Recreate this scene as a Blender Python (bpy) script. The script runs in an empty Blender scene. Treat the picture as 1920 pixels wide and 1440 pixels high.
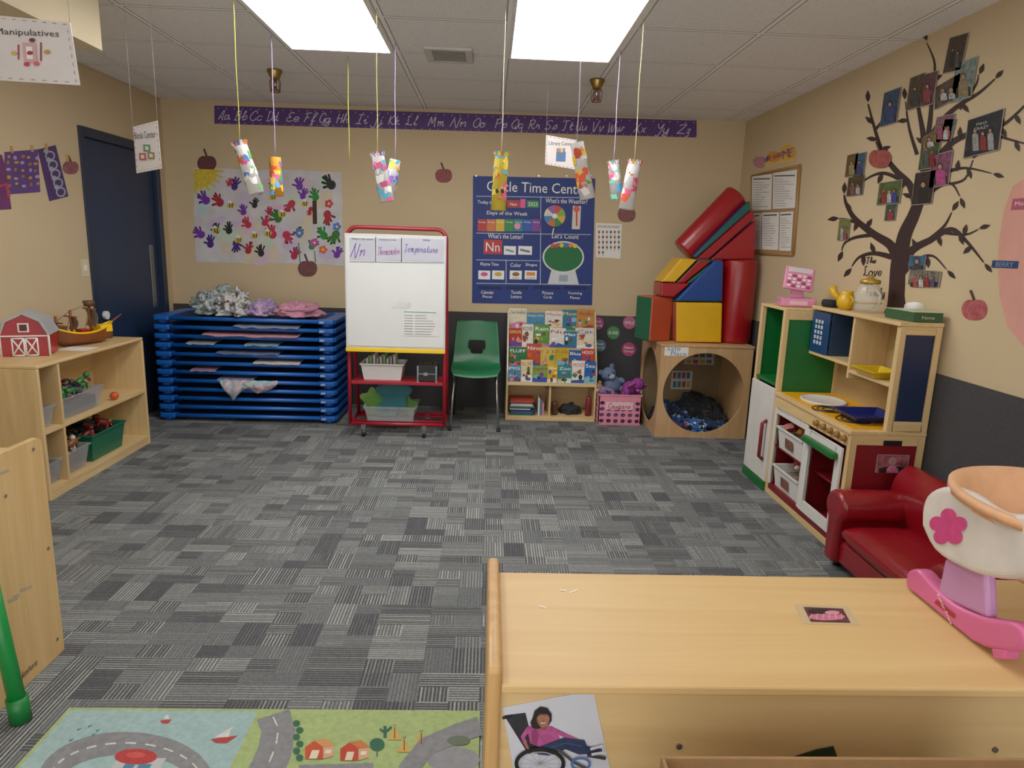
import bpy, math, random, bmesh
from mathutils import Vector as V, Matrix, noise
random.seed(7)
F=1280.0
RM=Matrix(((.99903,-.02498,-.03637),(-.03059,.2019,-.97893),(.03179,.97909,.20094)))
CAM=V((0,0,1.45))
D=6.0; XL=-2.72; XR=2.12; ZC=2.52
X=V((1,0,0)); Y=V((0,1,0)); Z=V((0,0,1))
def U(px,py,ax,val):
    """photo survey: where the sight-line of a photo point meets a real surface (axis=value)"""
    d=RM@V(((px-960)/F,(720-py)/F,-1)); return CAM+d*((val-CAM[ax])/d[ax])
def FL(px,py): return U(px,py,2,0)
class Plane:
    def __init__(s,ax,val,u,v,n): s.ax=ax;s.val=val;s.u=u;s.v=v;s.n=n
    def P(s,x,y,off=0): return U(x,y,s.ax,s.val)+s.n*off
    def su(s,x,y): return (s.P(x+5,y)-s.P(x-5,y)).length/10
    def sv(s,x,y): return (s.P(x,y+5)-s.P(x,y-5)).length/10
def YP(y): return Plane(1,y,X,Z,-Y)
def XP(x): return Plane(0,x,-Y,Z,-X)
def XPL(x): return Plane(0,x,Y,Z,X)
def ZP(z): return Plane(2,z,X,Y,Z)
WB=YP(D); WR=XP(XR); WL=XPL(XL); CEIL=Plane(2,ZC,X,Y,-Z)

# ---------- materials
def lin(h):
    h=h.lstrip('#'); r=[]
    for i in (0,2,4):
        c=int(h[i:i+2],16)/255; r.append(c/12.92 if c<=.04045 else ((c+.055)/1.055)**2.4)
    return tuple(r)+(1,)
_mc={}
def mat(h,rough=.55,var=.05,sc=10,bump=0,metal=0,emit=0,alpha=1,coat=0,bsc=None):
    k=(h,rough,var,sc,bump,metal,emit,alpha,coat)
    if k in _mc: return _mc[k]
    m=bpy.data.materials.new('paint_'+h.strip('#')); m.use_nodes=True; nt=m.node_tree; p=nt.nodes['Principled BSDF']
    p.inputs['Roughness'].default_value=rough; p.inputs['Metallic'].default_value=metal
    p.inputs['Coat Weight'].default_value=coat
    tc=nt.nodes.new('ShaderNodeTexCoord'); nz=nt.nodes.new('ShaderNodeTexNoise'); nz.inputs['Scale'].default_value=sc; nz.inputs['Detail'].default_value=3
    nt.links.new(tc.outputs['Object'],nz.inputs['Vector'])
    mr=nt.nodes.new('ShaderNodeMapRange'); mr.inputs['From Min'].default_value=.3; mr.inputs['From Max'].default_value=.7
    mr.inputs['To Min'].default_value=1-var; mr.inputs['To Max'].default_value=1+var
    nt.links.new(nz.outputs[0],mr.inputs[0])
    hs=nt.nodes.new('ShaderNodeHueSaturation'); hs.inputs['Color'].default_value=lin(h)
    nt.links.new(mr.outputs[0],hs.inputs['Value']); nt.links.new(hs.outputs[0],p.inputs['Base Color'])
    if alpha<1: p.inputs['Alpha'].default_value=alpha
    if bump:
        n2=nt.nodes.new('ShaderNodeTexNoise'); n2.inputs['Scale'].default_value=bsc or sc*12; n2.inputs['Detail'].default_value=4
        nt.links.new(tc.outputs['Object'],n2.inputs['Vector'])
        bp=nt.nodes.new('ShaderNodeBump'); bp.inputs['Strength'].default_value=bump; bp.inputs['Distance'].default_value=.01
        nt.links.new(n2.outputs[0],bp.inputs['Height']); nt.links.new(bp.outputs[0],p.inputs['Normal'])
    _mc[k]=m; return m
def wood(h1,h2,axis=0,rough=.4,sc=1.0,coat=.08):
    k=('w',h1,h2,axis,rough,sc)
    if k in _mc: return _mc[k]
    m=bpy.data.materials.new('maple_wood'); m.use_nodes=True; nt=m.node_tree; p=nt.nodes['Principled BSDF']; p.inputs['Roughness'].default_value=rough
    p.inputs['Coat Weight'].default_value=coat
    tc=nt.nodes.new('ShaderNodeTexCoord'); mp=nt.nodes.new('ShaderNodeMapping'); s=[22*sc]*3; s[axis]=1.6*sc; mp.inputs['Scale'].default_value=s
    nz=nt.nodes.new('ShaderNodeTexNoise'); nz.inputs['Scale'].default_value=1; nz.inputs['Detail'].default_value=6; nz.inputs['Distortion'].default_value=1.2
    cr=nt.nodes.new('ShaderNodeValToRGB'); cr.color_ramp.elements[0].position=.3; cr.color_ramp.elements[1].position=.72
    cr.color_ramp.elements[0].color=lin(h2); cr.color_ramp.elements[1].color=lin(h1)
    nt.links.new(tc.outputs['Object'],mp.inputs[0]); nt.links.new(mp.outputs[0],nz.inputs[0]); nt.links.new(nz.outputs[0],cr.inputs[0]); nt.links.new(cr.outputs[0],p.inputs['Base Color'])
    _mc[k]=m; return m
class NT:
    def __init__(s,name):
        s.m=bpy.data.materials.new(name); s.m.use_nodes=True; s.nt=s.m.node_tree; s.p=s.nt.nodes['Principled BSDF']
    def lk(s,a,inp):
        if isinstance(a,(int,float)): inp.default_value=a
        else: s.nt.links.new(a,inp)
    def ma(s,op,a,b=0,c=0):
        n=s.nt.nodes.new('ShaderNodeMath'); n.operation=op; s.lk(a,n.inputs[0]); s.lk(b,n.inputs[1]); s.lk(c,n.inputs[2]); return n.outputs[0]
    def comb(s,a,b,c=0):
        n=s.nt.nodes.new('ShaderNodeCombineXYZ'); s.lk(a,n.inputs[0]); s.lk(b,n.inputs[1]); s.lk(c,n.inputs[2]); return n.outputs[0]
    def wn(s,v):
        n=s.nt.nodes.new('ShaderNodeTexWhiteNoise'); n.noise_dimensions='3D'; s.nt.links.new(v,n.inputs['Vector']); return n.outputs['Value']
    def noise(s,v,sc,det=3):
        n=s.nt.nodes.new('ShaderNodeTexNoise'); n.inputs['Scale'].default_value=sc; n.inputs['Detail'].default_value=det; s.nt.links.new(v,n.inputs['Vector']); return n.outputs[0]
    def mixc(s,f,a,b):
        n=s.nt.nodes.new('ShaderNodeMix'); n.data_type='RGBA'; s.lk(f,n.inputs[0])
        for v,i in ((a,6),(b,7)):
            if isinstance(v,tuple): n.inputs[i].default_value=v
            else: s.nt.links.new(v,n.inputs[i])
        return n.outputs[2]
    def mixf(s,f,a,b): return s.ma('ADD',a,s.ma('MULTIPLY',s.ma('SUBTRACT',b,a),f))
    def xyz(s):
        tc=s.nt.nodes.new('ShaderNodeTexCoord'); sp=s.nt.nodes.new('ShaderNodeSeparateXYZ'); s.nt.links.new(tc.outputs['Object'],sp.inputs[0]); return tc.outputs['Object'],sp.outputs[0],sp.outputs[1],sp.outputs[2]
def carpet_mat():
    n=NT('loop_carpet'); co,x,y,z=n.xyz()
    fl=lambda c,w_: n.ma('FLOOR',n.ma('MULTIPLY',c,1/w_))
    def cell(w,h,k): return n.wn(n.comb(fl(x,w),fl(y,h),k))
    # basket-weave blocks: each block is ruled one way, tone changes block by block
    o=n.ma('GREATER_THAN',cell(.2,.15,3),.45)
    r=n.mixf(o,cell(.1,.15,2),cell(.2,.075,1))
    half=n.ma('GREATER_THAN',cell(.1,.075,7),.72)      # small blocks turned the other way
    o2=n.ma('ABSOLUTE',n.ma('SUBTRACT',o,half))
    P_=.0125
    t=n.mixf(o2,x,y); idx=n.ma('FLOOR',n.ma('MULTIPLY',t,1/P_)); fr=n.ma('FRACT',n.ma('MULTIPLY',t,1/P_))
    rl=n.wn(n.comb(idx,n.ma('MULTIPLY',r,31.0),5))
    line=n.ma('MULTIPLY',n.ma('GREATER_THAN',fr,.5),n.mixf(rl,.35,1.0))
    amp=n.mixf(n.ma('SMOOTH_MIN',1.0,n.ma('MULTIPLY',r,1.15),.1),.12,1.0)
    tone=n.wn(n.comb(n.ma('MULTIPLY',r,91.0),half,4))
    base=n.mixc(n.ma('GREATER_THAN',tone,.55),lin('#45464b'),lin('#5c5f62'))
    col=n.mixc(n.ma('MULTIPLY',line,amp),base,lin('#a3a6a0'))
    dash=n.wn(n.comb(fl(x,.006),fl(y,.006),9))
    hs=n.nt.nodes.new('ShaderNodeHueSaturation'); n.nt.links.new(col,hs.inputs['Color'])
    n.lk(n.ma('MULTIPLY',n.mixf(dash,.84,1.14),n.mixf(n.noise(co,280),.75,1.25)),hs.inputs['Value'])
    n.nt.links.new(hs.outputs[0],n.p.inputs['Base Color']); n.p.inputs['Roughness'].default_value=.95
    n.p.inputs['Specular IOR Level'].default_value=.2
    bp=n.nt.nodes.new('ShaderNodeBump'); bp.inputs['Strength'].default_value=.3; bp.inputs['Distance'].default_value=.004
    n.nt.links.new(n.noise(co,500),bp.inputs['Height']); n.nt.links.new(bp.outputs[0],n.p.inputs['Normal'])
    return n.m
def ceiling_mat():
    n=NT('ceiling_tile'); co,x,y,z=n.xyz(); pitch=.63
    def line(c,o,w):
        f=n.ma('FRACT',n.ma('MULTIPLY',n.ma('ADD',c,-o+pitch*20),1/pitch)); a=n.ma('ABSOLUTE',n.ma('SUBTRACT',f,.5)); return n.ma('GREATER_THAN',a,.5-w/pitch/2)
    bar=n.ma('MAXIMUM',line(x,.065,.022),line(y,4.29,.022)); edge=n.ma('MAXIMUM',line(x,.065,.034),line(y,4.29,.034))
    sp=n.noise(co,130,4); spk=n.ma('GREATER_THAN',sp,.6)
    c=n.mixc(n.ma('MULTIPLY',spk,.4),lin('#efeeed'),lin('#aeacaa'))
    c=n.mixc(edge,c,lin('#8f8d8b')); c=n.mixc(bar,c,lin('#fbfaf9'))
    n.nt.links.new(c,n.p.inputs['Base Color']); n.p.inputs['Roughness'].default_value=.9
    return n.m
def wainscot_mat():
    n=NT('ribbed_dark_carpet'); co,x,y,z=n.xyz()
    f=n.noise(co,220,3); c=n.mixc(f,lin('#1b1b1e'),lin('#4b4a4c'))
    n.nt.links.new(c,n.p.inputs['Base Color']); n.p.inputs['Roughness'].default_value=.95; return n.m
WOOD=wood('#dfc08a','#cead75',0); WOODY=wood('#dfc08a','#cead75',1); WOODZ=wood('#ddbe88','#cbaa73',2)
TOPW=wood('#dbb87d','#cda66b',0,.5,.6,0.0); PLY=wood('#c9a375','#b78d5d',2)
WALL=mat('#c8b28d',.8,.02,3,.1,bsc=60); WHITE=mat('#eeeeec',.4,.02); PAPER=mat('#e9e6e0',.7,.03); BLACK=mat('#141417',.4,.05)
RED=mat('#b3121f',.35,.05); NAVY=mat('#132244',.45,.05); YEL=mat('#f2c413',.4,.04)
CHROME=mat('#b9bcc0',.2,.02,metal=1); PINK=mat('#f08fb4',.45,.04)

# ---------- mesh builder
ORG={}
def link(o): bpy.context.scene.collection.objects.link(o)
def thing(name,label,cat,loc,group=None):
    e=bpy.data.objects.new(name,None); e.empty_display_size=.05; e.location=loc; link(e); ORG[e.name]=V(loc)
    e['label']=label; e['category']=cat
    if group: e['group']=group
    return e
class B:
    def __init__(s): s.v=[];s.f=[];s.mi=[];s.sm=[];s.mats=[];s.M=Matrix.Identity(4)
    def add(s,vs,fs,m,smooth=False):
        if m not in s.mats: s.mats.append(m)
        k=s.mats.index(m); o=len(s.v)
        s.v+= [s.M@V(v) for v in vs]
        for f in fs: s.f.append([i+o for i in f]); s.mi.append(k); s.sm.append(smooth)
        return s
    def hexa(s,c,m):
        return s.add(c,[(0,3,2,1),(4,5,6,7),(0,1,5,4),(1,2,6,5),(2,3,7,6),(3,0,4,7)],m)
    def box(s,x0,x1,y0,y1,z0,z1,m):
        return s.hexa([(x0,y0,z0),(x1,y0,z0),(x1,y1,z0),(x0,y1,z0),(x0,y0,z1),(x1,y0,z1),(x1,y1,z1),(x0,y1,z1)],m)
    def poly(s,pts,m): return s.add(pts,[tuple(range(len(pts)))],m)
    def prism(s,pts,d,m,smooth=False):
        n=len(pts); pts=[V(p) for p in pts]; q=[p+d for p in pts]
        s.add(pts+q,[tuple(range(n))[::-1],tuple(range(n,2*n))],m)
        return s.add(pts+q,[(i,(i+1)%n,n+(i+1)%n,n+i) for i in range(n)],m,smooth)
    def cyl(s,p0,p1,r0,m,r1=None,seg=20,caps=True,smooth=True):
        p0=V(p0);p1=V(p1); r1=r0 if r1 is None else r1; a=(p1-p0).normalized(); t=X if abs(a.x)<.8 else Y
        u=a.cross(t).normalized(); w=a.cross(u); vs=[]
        for p,r in ((p0,r0),(p1,r1)):
            for i in range(seg):
                g=2*math.pi*i/seg; vs.append(p+u*math.cos(g)*r+w*math.sin(g)*r)
        s.add(vs,[(i,(i+1)%seg,seg+(i+1)%seg,seg+i) for i in range(seg)],m,smooth)
        if caps: s.add(vs,[tuple(range(seg))[::-1],tuple(range(seg,2*seg))],m)
        return s
    def tube(s,pts,r,m,seg=10,closed=False):
        pts=[V(p) for p in pts]; n=len(pts); vs=[]; pu=None
        for i,p in enumerate(pts):
            if closed: a=(pts[(i+1)%n]-pts[i-1]).normalized()
            else: a=(pts[min(i+1,n-1)]-pts[max(i-1,0)]).normalized()
            if pu is None: t=X if abs(a.x)<.8 else Y; u=a.cross(t).normalized()
            else: u=(pu-a*pu.dot(a)).normalized()
            pu=u; w=a.cross(u)
            rr=r[i] if isinstance(r,(list,tuple)) else r
            for k in range(seg):
                g=2*math.pi*k/seg; vs.append(p+u*math.cos(g)*rr+w*math.sin(g)*rr)
        fs=[]
        for i in range(n if closed else n-1):
            j=(i+1)%n
            for k in range(seg): fs.append((i*seg+k,i*seg+(k+1)%seg,j*seg+(k+1)%seg,j*seg+k))
        s.add(vs,fs,m,True)
        if not closed: s.add(vs,[tuple(range(seg))[::-1],tuple(range((n-1)*seg,n*seg))],m)
        return s
    def ball(s,c,r,m,seg=16,rings=10,fn=None):
        c=V(c); r=(r,r,r) if isinstance(r,(int,float)) else r; vs=[];fs=[]
        for i in range(rings+1):
            a=math.pi*i/rings
            for k in range(seg):
                g=2*math.pi*k/seg; d=V((math.sin(a)*math.cos(g),math.sin(a)*math.sin(g),math.cos(a)))
                p=V((d.x*r[0],d.y*r[1],d.z*r[2]))
                if fn: p=fn(p,d)
                vs.append(c+p)
        for i in range(rings):
            for k in range(seg): fs.append((i*seg+k,(i+1)*seg+k,(i+1)*seg+(k+1)%seg,i*seg+(k+1)%seg))
        return s.add(vs,fs,m,True)
    def lathe(s,base,prof,m,seg=24,sx=1,sy=1,smooth=True):
        base=V(base); vs=[]; n=len(prof)
        for r,z in prof:
            for k in range(seg):
                g=2*math.pi*k/seg; vs.append(base+V((math.cos(g)*r*sx,math.sin(g)*r*sy,z)))
        fs=[(i*seg+k,i*seg+(k+1)%seg,(i+1)*seg+(k+1)%seg,(i+1)*seg+k) for i in range(n-1) for k in range(seg)]
        return s.add(vs,fs,m,smooth)
    def ring(s,outer,inner,d,m):
        n=len(outer); a=[V(p) for p in outer]; b=[V(p) for p in inner]; d=V(d)
        vs=a+b+[p+d for p in a]+[p+d for p in b]; fs=[]
        for i in range(n):
            j=(i+1)%n
            fs+=[(i,j,n+j,n+i),(2*n+i,3*n+i,3*n+j,2*n+j),(i,2*n+i,2*n+j,j),(n+i,n+j,3*n+j,3*n+i)]
        return s.add(vs,fs,m)
    def flat(s,W,pts,m,off=.002,th=0):
        q=[W.P(x,y,off) for x,y in pts]
        return s.prism(q,W.n*th,m) if th else s.poly(q,m)
    def rect(s,W,x0,y0,x1,y1,m,off=.002,th=0,rot=0):
        a=W.P(x0,y0,off); c=W.P(x1,y1,off); d=c-a; du=d.dot(W.u)/2; dv=d.dot(W.v)/2; o=(a+c)/2
        cr,sr=math.cos(rot),math.sin(rot); uu=W.u*cr+W.v*sr; vv=W.v*cr-W.u*sr
        q=[o-uu*du-vv*dv,o+uu*du-vv*dv,o+uu*du+vv*dv,o-uu*du+vv*dv]
        return s.prism(q,W.n*th,m) if th else s.poly(q,m)
    def ell(s,W,cx,cy,rx,ry,m,off=.002,n=18,rot=0,th=0,a0=0,a1=2*math.pi):
        pts=[]; full=abs(a1-a0-2*math.pi)<1e-3
        for i in range(n if full else n+1):
            g=a0+(a1-a0)*i/n; x=rx*math.cos(g); y=ry*math.sin(g)
            pts.append((cx+x*math.cos(rot)-y*math.sin(rot),cy+x*math.sin(rot)+y*math.cos(rot)))
        if not full: pts.append((cx,cy))
        return s.flat(W,pts,m,off,th)
    def line(s,W,pts,w0,m,off=.002,w1=None):
        w1=w0 if w1 is None else w1; L=[];Rr=[]; n=len(pts)
        for i,(x,y) in enumerate(pts):
            xa,ya=pts[max(0,i-1)]; xb,yb=pts[min(n-1,i+1)]; l=math.hypot(xb-xa,yb-ya) or 1; nx,ny=-(yb-ya)/l,(xb-xa)/l
            w=(w0+(w1-w0)*i/(n-1))/2; L.append(W.P(x+nx*w,y+ny*w,off)); Rr.append(W.P(x-nx*w,y-ny*w,off))
        return s.add(L+Rr,[(i,i+1,n+i+1,n+i) for i in range(n-1)],m)
    def text(s,W,t,cx,cy,w,h,m,off=.003,shear=0,rot=0):
        c=bpy.data.curves.new('t','FONT'); c.body=t; c.resolution_u=2; c.shear=shear
        o=bpy.data.objects.new('t',c); link(o); dg=bpy.context.evaluated_depsgraph_get(); me=bpy.data.meshes.new_from_object(o.evaluated_get(dg))
        vs=[v.co.copy() for v in me.vertices]; fs=[tuple(p.vertices) for p in me.polygons]
        bpy.data.objects.remove(o); bpy.data.curves.remove(c); bpy.data.meshes.remove(me)
        if not vs: return s
        x0=min(v.x for v in vs);x1=max(v.x for v in vs);y0=min(v.y for v in vs);y1=max(v.y for v in vs)
        sv=h*W.sv(cx,cy)/(y1-y0); su=(w*W.su(cx,cy)/(x1-x0)) if w else sv
        o=W.P(cx,cy,off); cr,sr=math.cos(rot),math.sin(rot); uu=W.u*cr+W.v*sr; vv=W.v*cr-W.u*sr
        return s.add([o+uu*((v.x-(x0+x1)/2)*su)+vv*((v.y-(y0+y1)/2)*sv) for v in vs],fs,m)
    def make(s,name,parent=None,bevel=0,label=None,cat=None,group=None,kind=None,subsurf=0,bseg=2,solid=0,origin=None):
        if parent is None:
            if origin is None:
                xs=[v.x for v in s.v];ys=[v.y for v in s.v];zs=[v.z for v in s.v]
                o=V(((min(xs)+max(xs))/2,(min(ys)+max(ys))/2,min(zs)))
            else: o=V(origin)
        else: o=ORG[parent.name]
        if kind=='structure': o=V((0,0,0))
        me=bpy.data.meshes.new(name); me.from_pydata([v-o for v in s.v],[],s.f)
        for m in s.mats: me.materials.append(m)
        me.polygons.foreach_set('material_index',s.mi); me.polygons.foreach_set('use_smooth',s.sm)
        bm=bmesh.new(); bm.from_mesh(me); bmesh.ops.remove_doubles(bm,verts=bm.verts,dist=1e-5)
        bmesh.ops.recalc_face_normals(bm,faces=bm.faces); bm.to_mesh(me); bm.free()
        ob=bpy.data.objects.new(name,me); link(ob); ORG[ob.name]=o
        if parent is None: ob.location=o
        else: ob.parent=parent
        if subsurf:
            if solid:
                q=ob.modifiers.new('solid','SOLIDIFY'); q.thickness=solid; q.offset=0
            q=ob.modifiers.new('sub','SUBSURF'); q.levels=subsurf; q.render_levels=subsurf
        if bevel:
            q=ob.modifiers.new('bevel','BEVEL'); q.width=bevel; q.segments=bseg; q.limit_method='ANGLE'; q.angle_limit=math.radians(40); q.harden_normals=False
        if label: ob['label']=label
        if cat: ob['category']=cat
        if group: ob['group']=group
        if kind: ob['kind']=kind
        return ob
def spline(pts,k=5):
    out=[]; n=len(pts)
    for i in range(n-1):
        p0=V(pts[max(i-1,0)]);p1=V(pts[i]);p2=V(pts[i+1]);p3=V(pts[min(i+2,n-1)])
        for j in range(k):
            t=j/k; out.append(.5*((2*p1)+(-p0+p2)*t+(2*p0-5*p1+4*p2-p3)*t*t+(-p0+3*p1-3*p2+p3)*t**3))
    out.append(V(pts[-1])); return out
# single-line script lettering (x digit, y letter a=-3 .. l=8)
SF=dict(a="4g2h0g0e1d3e4h|4h4e5d6e",b="0f2k2l1k1e2d4e4g3h1f",c="4g2h0g0e2d4e",d="4g2h0g0e1d3e4l|4h4e5d6e",e="0f3f4g2h0g0e2d4e",f="0e3k2l1k1e1a2b1d3e",g="4g2h0g0e1d3e4h|4h4b2a0b4d6e",h="0e2k1l1d|1f3h4g4e5d",i="0f1h1e2d3e|1j2j",j="2h2b0a0b3d4e|2j3j",k="0d1l1d|1f3h3g1f|1f4d5e",l="0e2k1l1e2d3e",m="0g1h1d|1f3h3d|3f5h5e6d7e",n="0g1h1d|1f3h4g4e5d",o="2h0g0e2d4e4g2h3g5g",p="1h1a|1f3h4g4e2d1e",q="4g2h0g0e2d4f4h4a5b",r="0e1h2g3g3e4d",s="0d2h3g3e1d",t="0f1k1e2d3e|0h3h",u="0h0e1d3e4h|4h4e5d",v="0h1d2d3g3h4g",w="0h1d2d3h|3h3e4d5e6h7g",x="0h1g3d4d|4h0d",y="0h0e1d3e4h|4h4b2a0b4d",z="0g2h2f0d2e2b0a",
A="0d2i4l4d5d|1f4f",B="1d1l|0k3l4k4i1h|1h4h5f4d0d",C="5j4l2l0i0f2d4d5f",D="1d1l|0l3l5j5f3d0d",E="5k3l1k1i3h|3h0g0e2d5e",F="1d2k|0k2l5l|1h4h",G="5j4l2l0i0f2d4e5h5c3b",H="1l1d|5l5d|0h5h",I="0l4l|2l2d|0d4d",J="2l5l|4l4b2a0c",K="1l1d|5l1h|1h5d6e",L="3k2l1k2f1d|0e2e5d6e",M="0d1l3f5l6d7d",N="0d1l1k4d5d5l",O="3l0i0f2d4d6f6j4l2k",P="1d1l|0k3l5k4h1h",Q="3l0i0f2d4d6f6j4l2k|3f6c",R="1d1l|0k3l5k4h1h|2h5d6e",S="5k3l1k1i4g4e2d0e",T="0k2l6l|3l3d1d",U="0k1l1f2d4d5f5l|5f6d",V="0l2d3d5l6l",W="0l1d2d3j4d5d6l7l",X="0l1k5d6d|5l0d",Y="0l1i3h5l|5l4e2a0b",Z="0k4l5k0d|0d5d6c")
def script(b,W,t,cx,cy,w,h,m,off,lw,shear=.28,gap=1.3,slope=0):
    """h = capital height; w = total width (None keeps proportions); cy = mid of capitals"""
    adv=0; st=[]
    for ch in t:
        if ch==' ': adv+=3.5; continue
        g=SF[ch]; mx=0
        for seg in g.split('|'):
            pts=[(int(seg[i]),ord(seg[i+1])-100) for i in range(0,len(seg),2)]; mx=max(mx,max(p[0] for p in pts)); st.append([(adv+p[0],p[1]) for p in pts])
        adv+=mx+gap
    adv-=gap; sy=h/8; sx=(w/adv) if w else sy
    for k,pts in enumerate(st):
        sp_=spline([V((x,y,0)) for x,y in pts],4)
        q=[(cx+(p.x-adv/2+shear*(p.y-4))*sx,cy-(p.y-4)*sy+slope*(p.x-adv/2)*sx) for p in sp_]
        b.line(W,q,lw,m,off+.00003*k)
def copy_thing(src,delta,label=None):
    def rec(o,par):
        c=o.copy(); link(c); ORG[c.name]=ORG[o.name]+V(delta)
        if par is None: c.location=o.location+V(delta)
        else: c.parent=par
        for ch in list(o.children): rec(ch,c)
        return c
    c=rec(src,None)
    if label: c['label']=label
    return c

# ---------- camera and world
cd=bpy.data.cameras.new('camera'); co=bpy.data.objects.new('camera',cd); link(co); co.matrix_world=Matrix.Translation(CAM)@RM.to_4x4()
cd.sensor_width=36; cd.lens=24; cd.clip_start=.05; bpy.context.scene.camera=co
w=bpy.data.worlds.new('world'); bpy.context.scene.world=w; w.use_nodes=True
w.node_tree.nodes['Background'].inputs[0].default_value=(1,.98,.95,1); w.node_tree.nodes['Background'].inputs[1].default_value=1.5
vs_=bpy.context.scene.view_settings
try:
    vs_.view_transform='Standard'; vs_.exposure=.36; vs_.gamma=1.13
except Exception: pass

# ---------- room shell
B().box(XL-.1,XR+.1,-1.5,D+.1,-.1,0,carpet_mat()).make('floor',kind='structure')
B().box(XL-.1,XR+.1,-1.5,D+.1,ZC,ZC+.1,ceiling_mat()).make('ceiling',kind='structure')
B().box(XL-.1,XR+.1,D,D+.1,0,ZC,WALL).make('wall_back',kind='structure')
B().box(XR,XR+.1,-1.5,D,0,ZC,WALL).make('wall_right',kind='structure')
dy0=WL.P(150,300).y; dy1=WL.P(296,300).y; dzt=WL.P(147,235).z
B().box(XL-.1,XL,-1.5,dy0,0,ZC,WALL).box(XL-.1,XL,dy1,D,0,ZC,WALL).box(XL-.1,XL,dy0,dy1,dzt,ZC,WALL).make('wall_left',kind='structure')
WM=wainscot_mat(); zw=U(930,586,1,D).z; zwr=U(1850,727,0,XR).z
B().box(XL,XR,D-.014,D,0,zw,WM).make('trim_1',kind='structure')
B().box(XR-.014,XR,-1.5,D-.014,0,zwr,WM).make('trim_2',kind='structure')
DN=mat('#16263f',.4,.04); DN2=mat('#1b2e4c',.45,.04)
d=B(); d.box(XL-.03,XL+.012,dy0,dy0+.06,0,dzt,DN).box(XL-.03,XL+.012,dy1-.06,dy1,0,dzt,DN).box(XL-.03,XL+.012,dy0+.06,dy1-.06,dzt-.06,dzt,DN).make('trim_3',kind='structure',bevel=.003)
d=B(); d.box(XL-.06,XL-.025,dy0+.06,dy1-.06,0,dzt-.06,DN2)
d.box(XL-.025,XL-.02,dy1-.2,dy1-.14,.85,1.35,mat('#7d8590',.3,.02,metal=.8)); d.cyl((XL-.02,dy0+.16,.86),(XL+.005,dy0+.16,.86),.03,WHITE); d.make('door_1',kind='structure',bevel=.002)
# boxed soffit dropping below the ceiling along the left wall
sp=U(192,95,2,2.25)
B().box(XL,sp.x,-1.5,sp.y,2.25,ZC,mat('#d2c2a0',.8,.02,3)).make('trim_4',kind='structure')
zt5=U(265,170,0,XL).z
B().box(XL,XL+.006,sp.y,D,zt5-.01,zt5,WALL).make('trim_5',kind='structure')

# ---------- lights, vent, sprinklers
def lens(e0,e1):
    L=NT('prismatic_diffuser'); co_,x_,y_,z_=L.xyz(); L.p.inputs['Base Color'].default_value=(.8,.8,.8,1)
    L.p.inputs['Emission Color'].default_value=(1,.975,.94,1); L.lk(L.mixf(L.noise(co_,6),e0,e1),L.p.inputs['Emission Strength']); return L.m
LF=lens(9.5,11.5); LFILL=lens(2.6,3.2)
def fixture(x0,x1,y0,y1,lm):
    t=thing('ceiling_light','recessed fluorescent troffer with white diffuser, set in the ceiling grid','ceiling light',((x0+x1)/2,(y0+y1)/2,ZC-.02),'ceiling troffers')
    b=B(); z0,z1=ZC-.016,ZC-.001
    b.box(x0-.02,x0,y0-.02,y1+.02,z0,z1,WHITE).box(x1,x1+.02,y0-.02,y1+.02,z0,z1,WHITE).box(x0,x1,y0-.02,y0,z0,z1,WHITE).box(x0,x1,y1,y1+.02,z0,z1,WHITE)
    b.make('light_frame',t,.002)
    B().box(x0,x1,y0,y1,ZC-.012,ZC-.004,lm).make('diffuser',t)
for yy,lm in ((4.26,LF),(1.6,LFILL)):  # nearer pair is out of view, added to light the room
    fixture(-1.165,-.605,yy-1.2,yy,lm); fixture(.093,.658,yy-1.2,yy,lm)
t=thing('air_vent','white louvred air vent set in the ceiling','vent',CEIL.P(843,100)-V((0,0,.02)))
a=CEIL.P(803,112);c=CEIL.P(885,90); b=B(); VW=mat('#c9c6c2',.5)
x0,x1,y0,y1=a.x,c.x,a.y,c.y; y0,y1=min(y0,y1),max(y0,y1)
b.box(x0,x1,y0,y0+.03,ZC-.015,ZC-.001,VW).box(x0,x1,y1-.03,y1,ZC-.015,ZC-.001,VW).box(x0,x0+.04,y0+.03,y1-.03,ZC-.015,ZC-.001,VW).box(x1-.04,x1,y0+.03,y1-.03,ZC-.015,ZC-.001,VW); b.make('vent_frame',t,.002)
for i in range(9):
    yy=y0+.035+(y1-y0-.07)*i/8; B().box(x0+.04,x1-.04,yy-.006,yy+.006,ZC-.012,ZC-.002,mat('#8f8d8a',.5)).make('louver',t)
BRASS=mat('#9c8448',.3,.05,metal=1); CG=mat('#5e2a24',.4)
for px,py in ((515,131),(1120,149)):
    p=CEIL.P(px,py); t=thing('sprinkler_head','brass fire sprinkler with red cage hanging from the ceiling','fire sprinkler',p-V((0,0,.14)),'ceiling sprinklers')
    B().lathe(p,[(.0,0),(.048,0),(.05,-.01),(.03,-.05),(.027,-.06),(.0,-.06)],BRASS).make('escutcheon',t)
    b=B()
    for k in range(6):
        g=k*math.pi/3; b.tube([p+V((.024*math.cos(g),.024*math.sin(g),-.055)),p+V((.036*math.cos(g),.036*math.sin(g),-.075)),p+V((.03*math.cos(g),.03*math.sin(g),-.135))],.003,CG,6)
    b.tube([p+V((.031*math.cos(g),.031*math.sin(g),-.135)) for g in [i*math.pi/8 for i in range(16)]],.003,CG,6,True); b.make('cage',t)
    B().cyl(p-V((0,0,.055)),p-V((0,0,.12)),.009,CHROME,.005).cyl(p-V((0,0,.12)),p-V((0,0,.124)),.022,BRASS).make('sprinkler',t)

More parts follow.
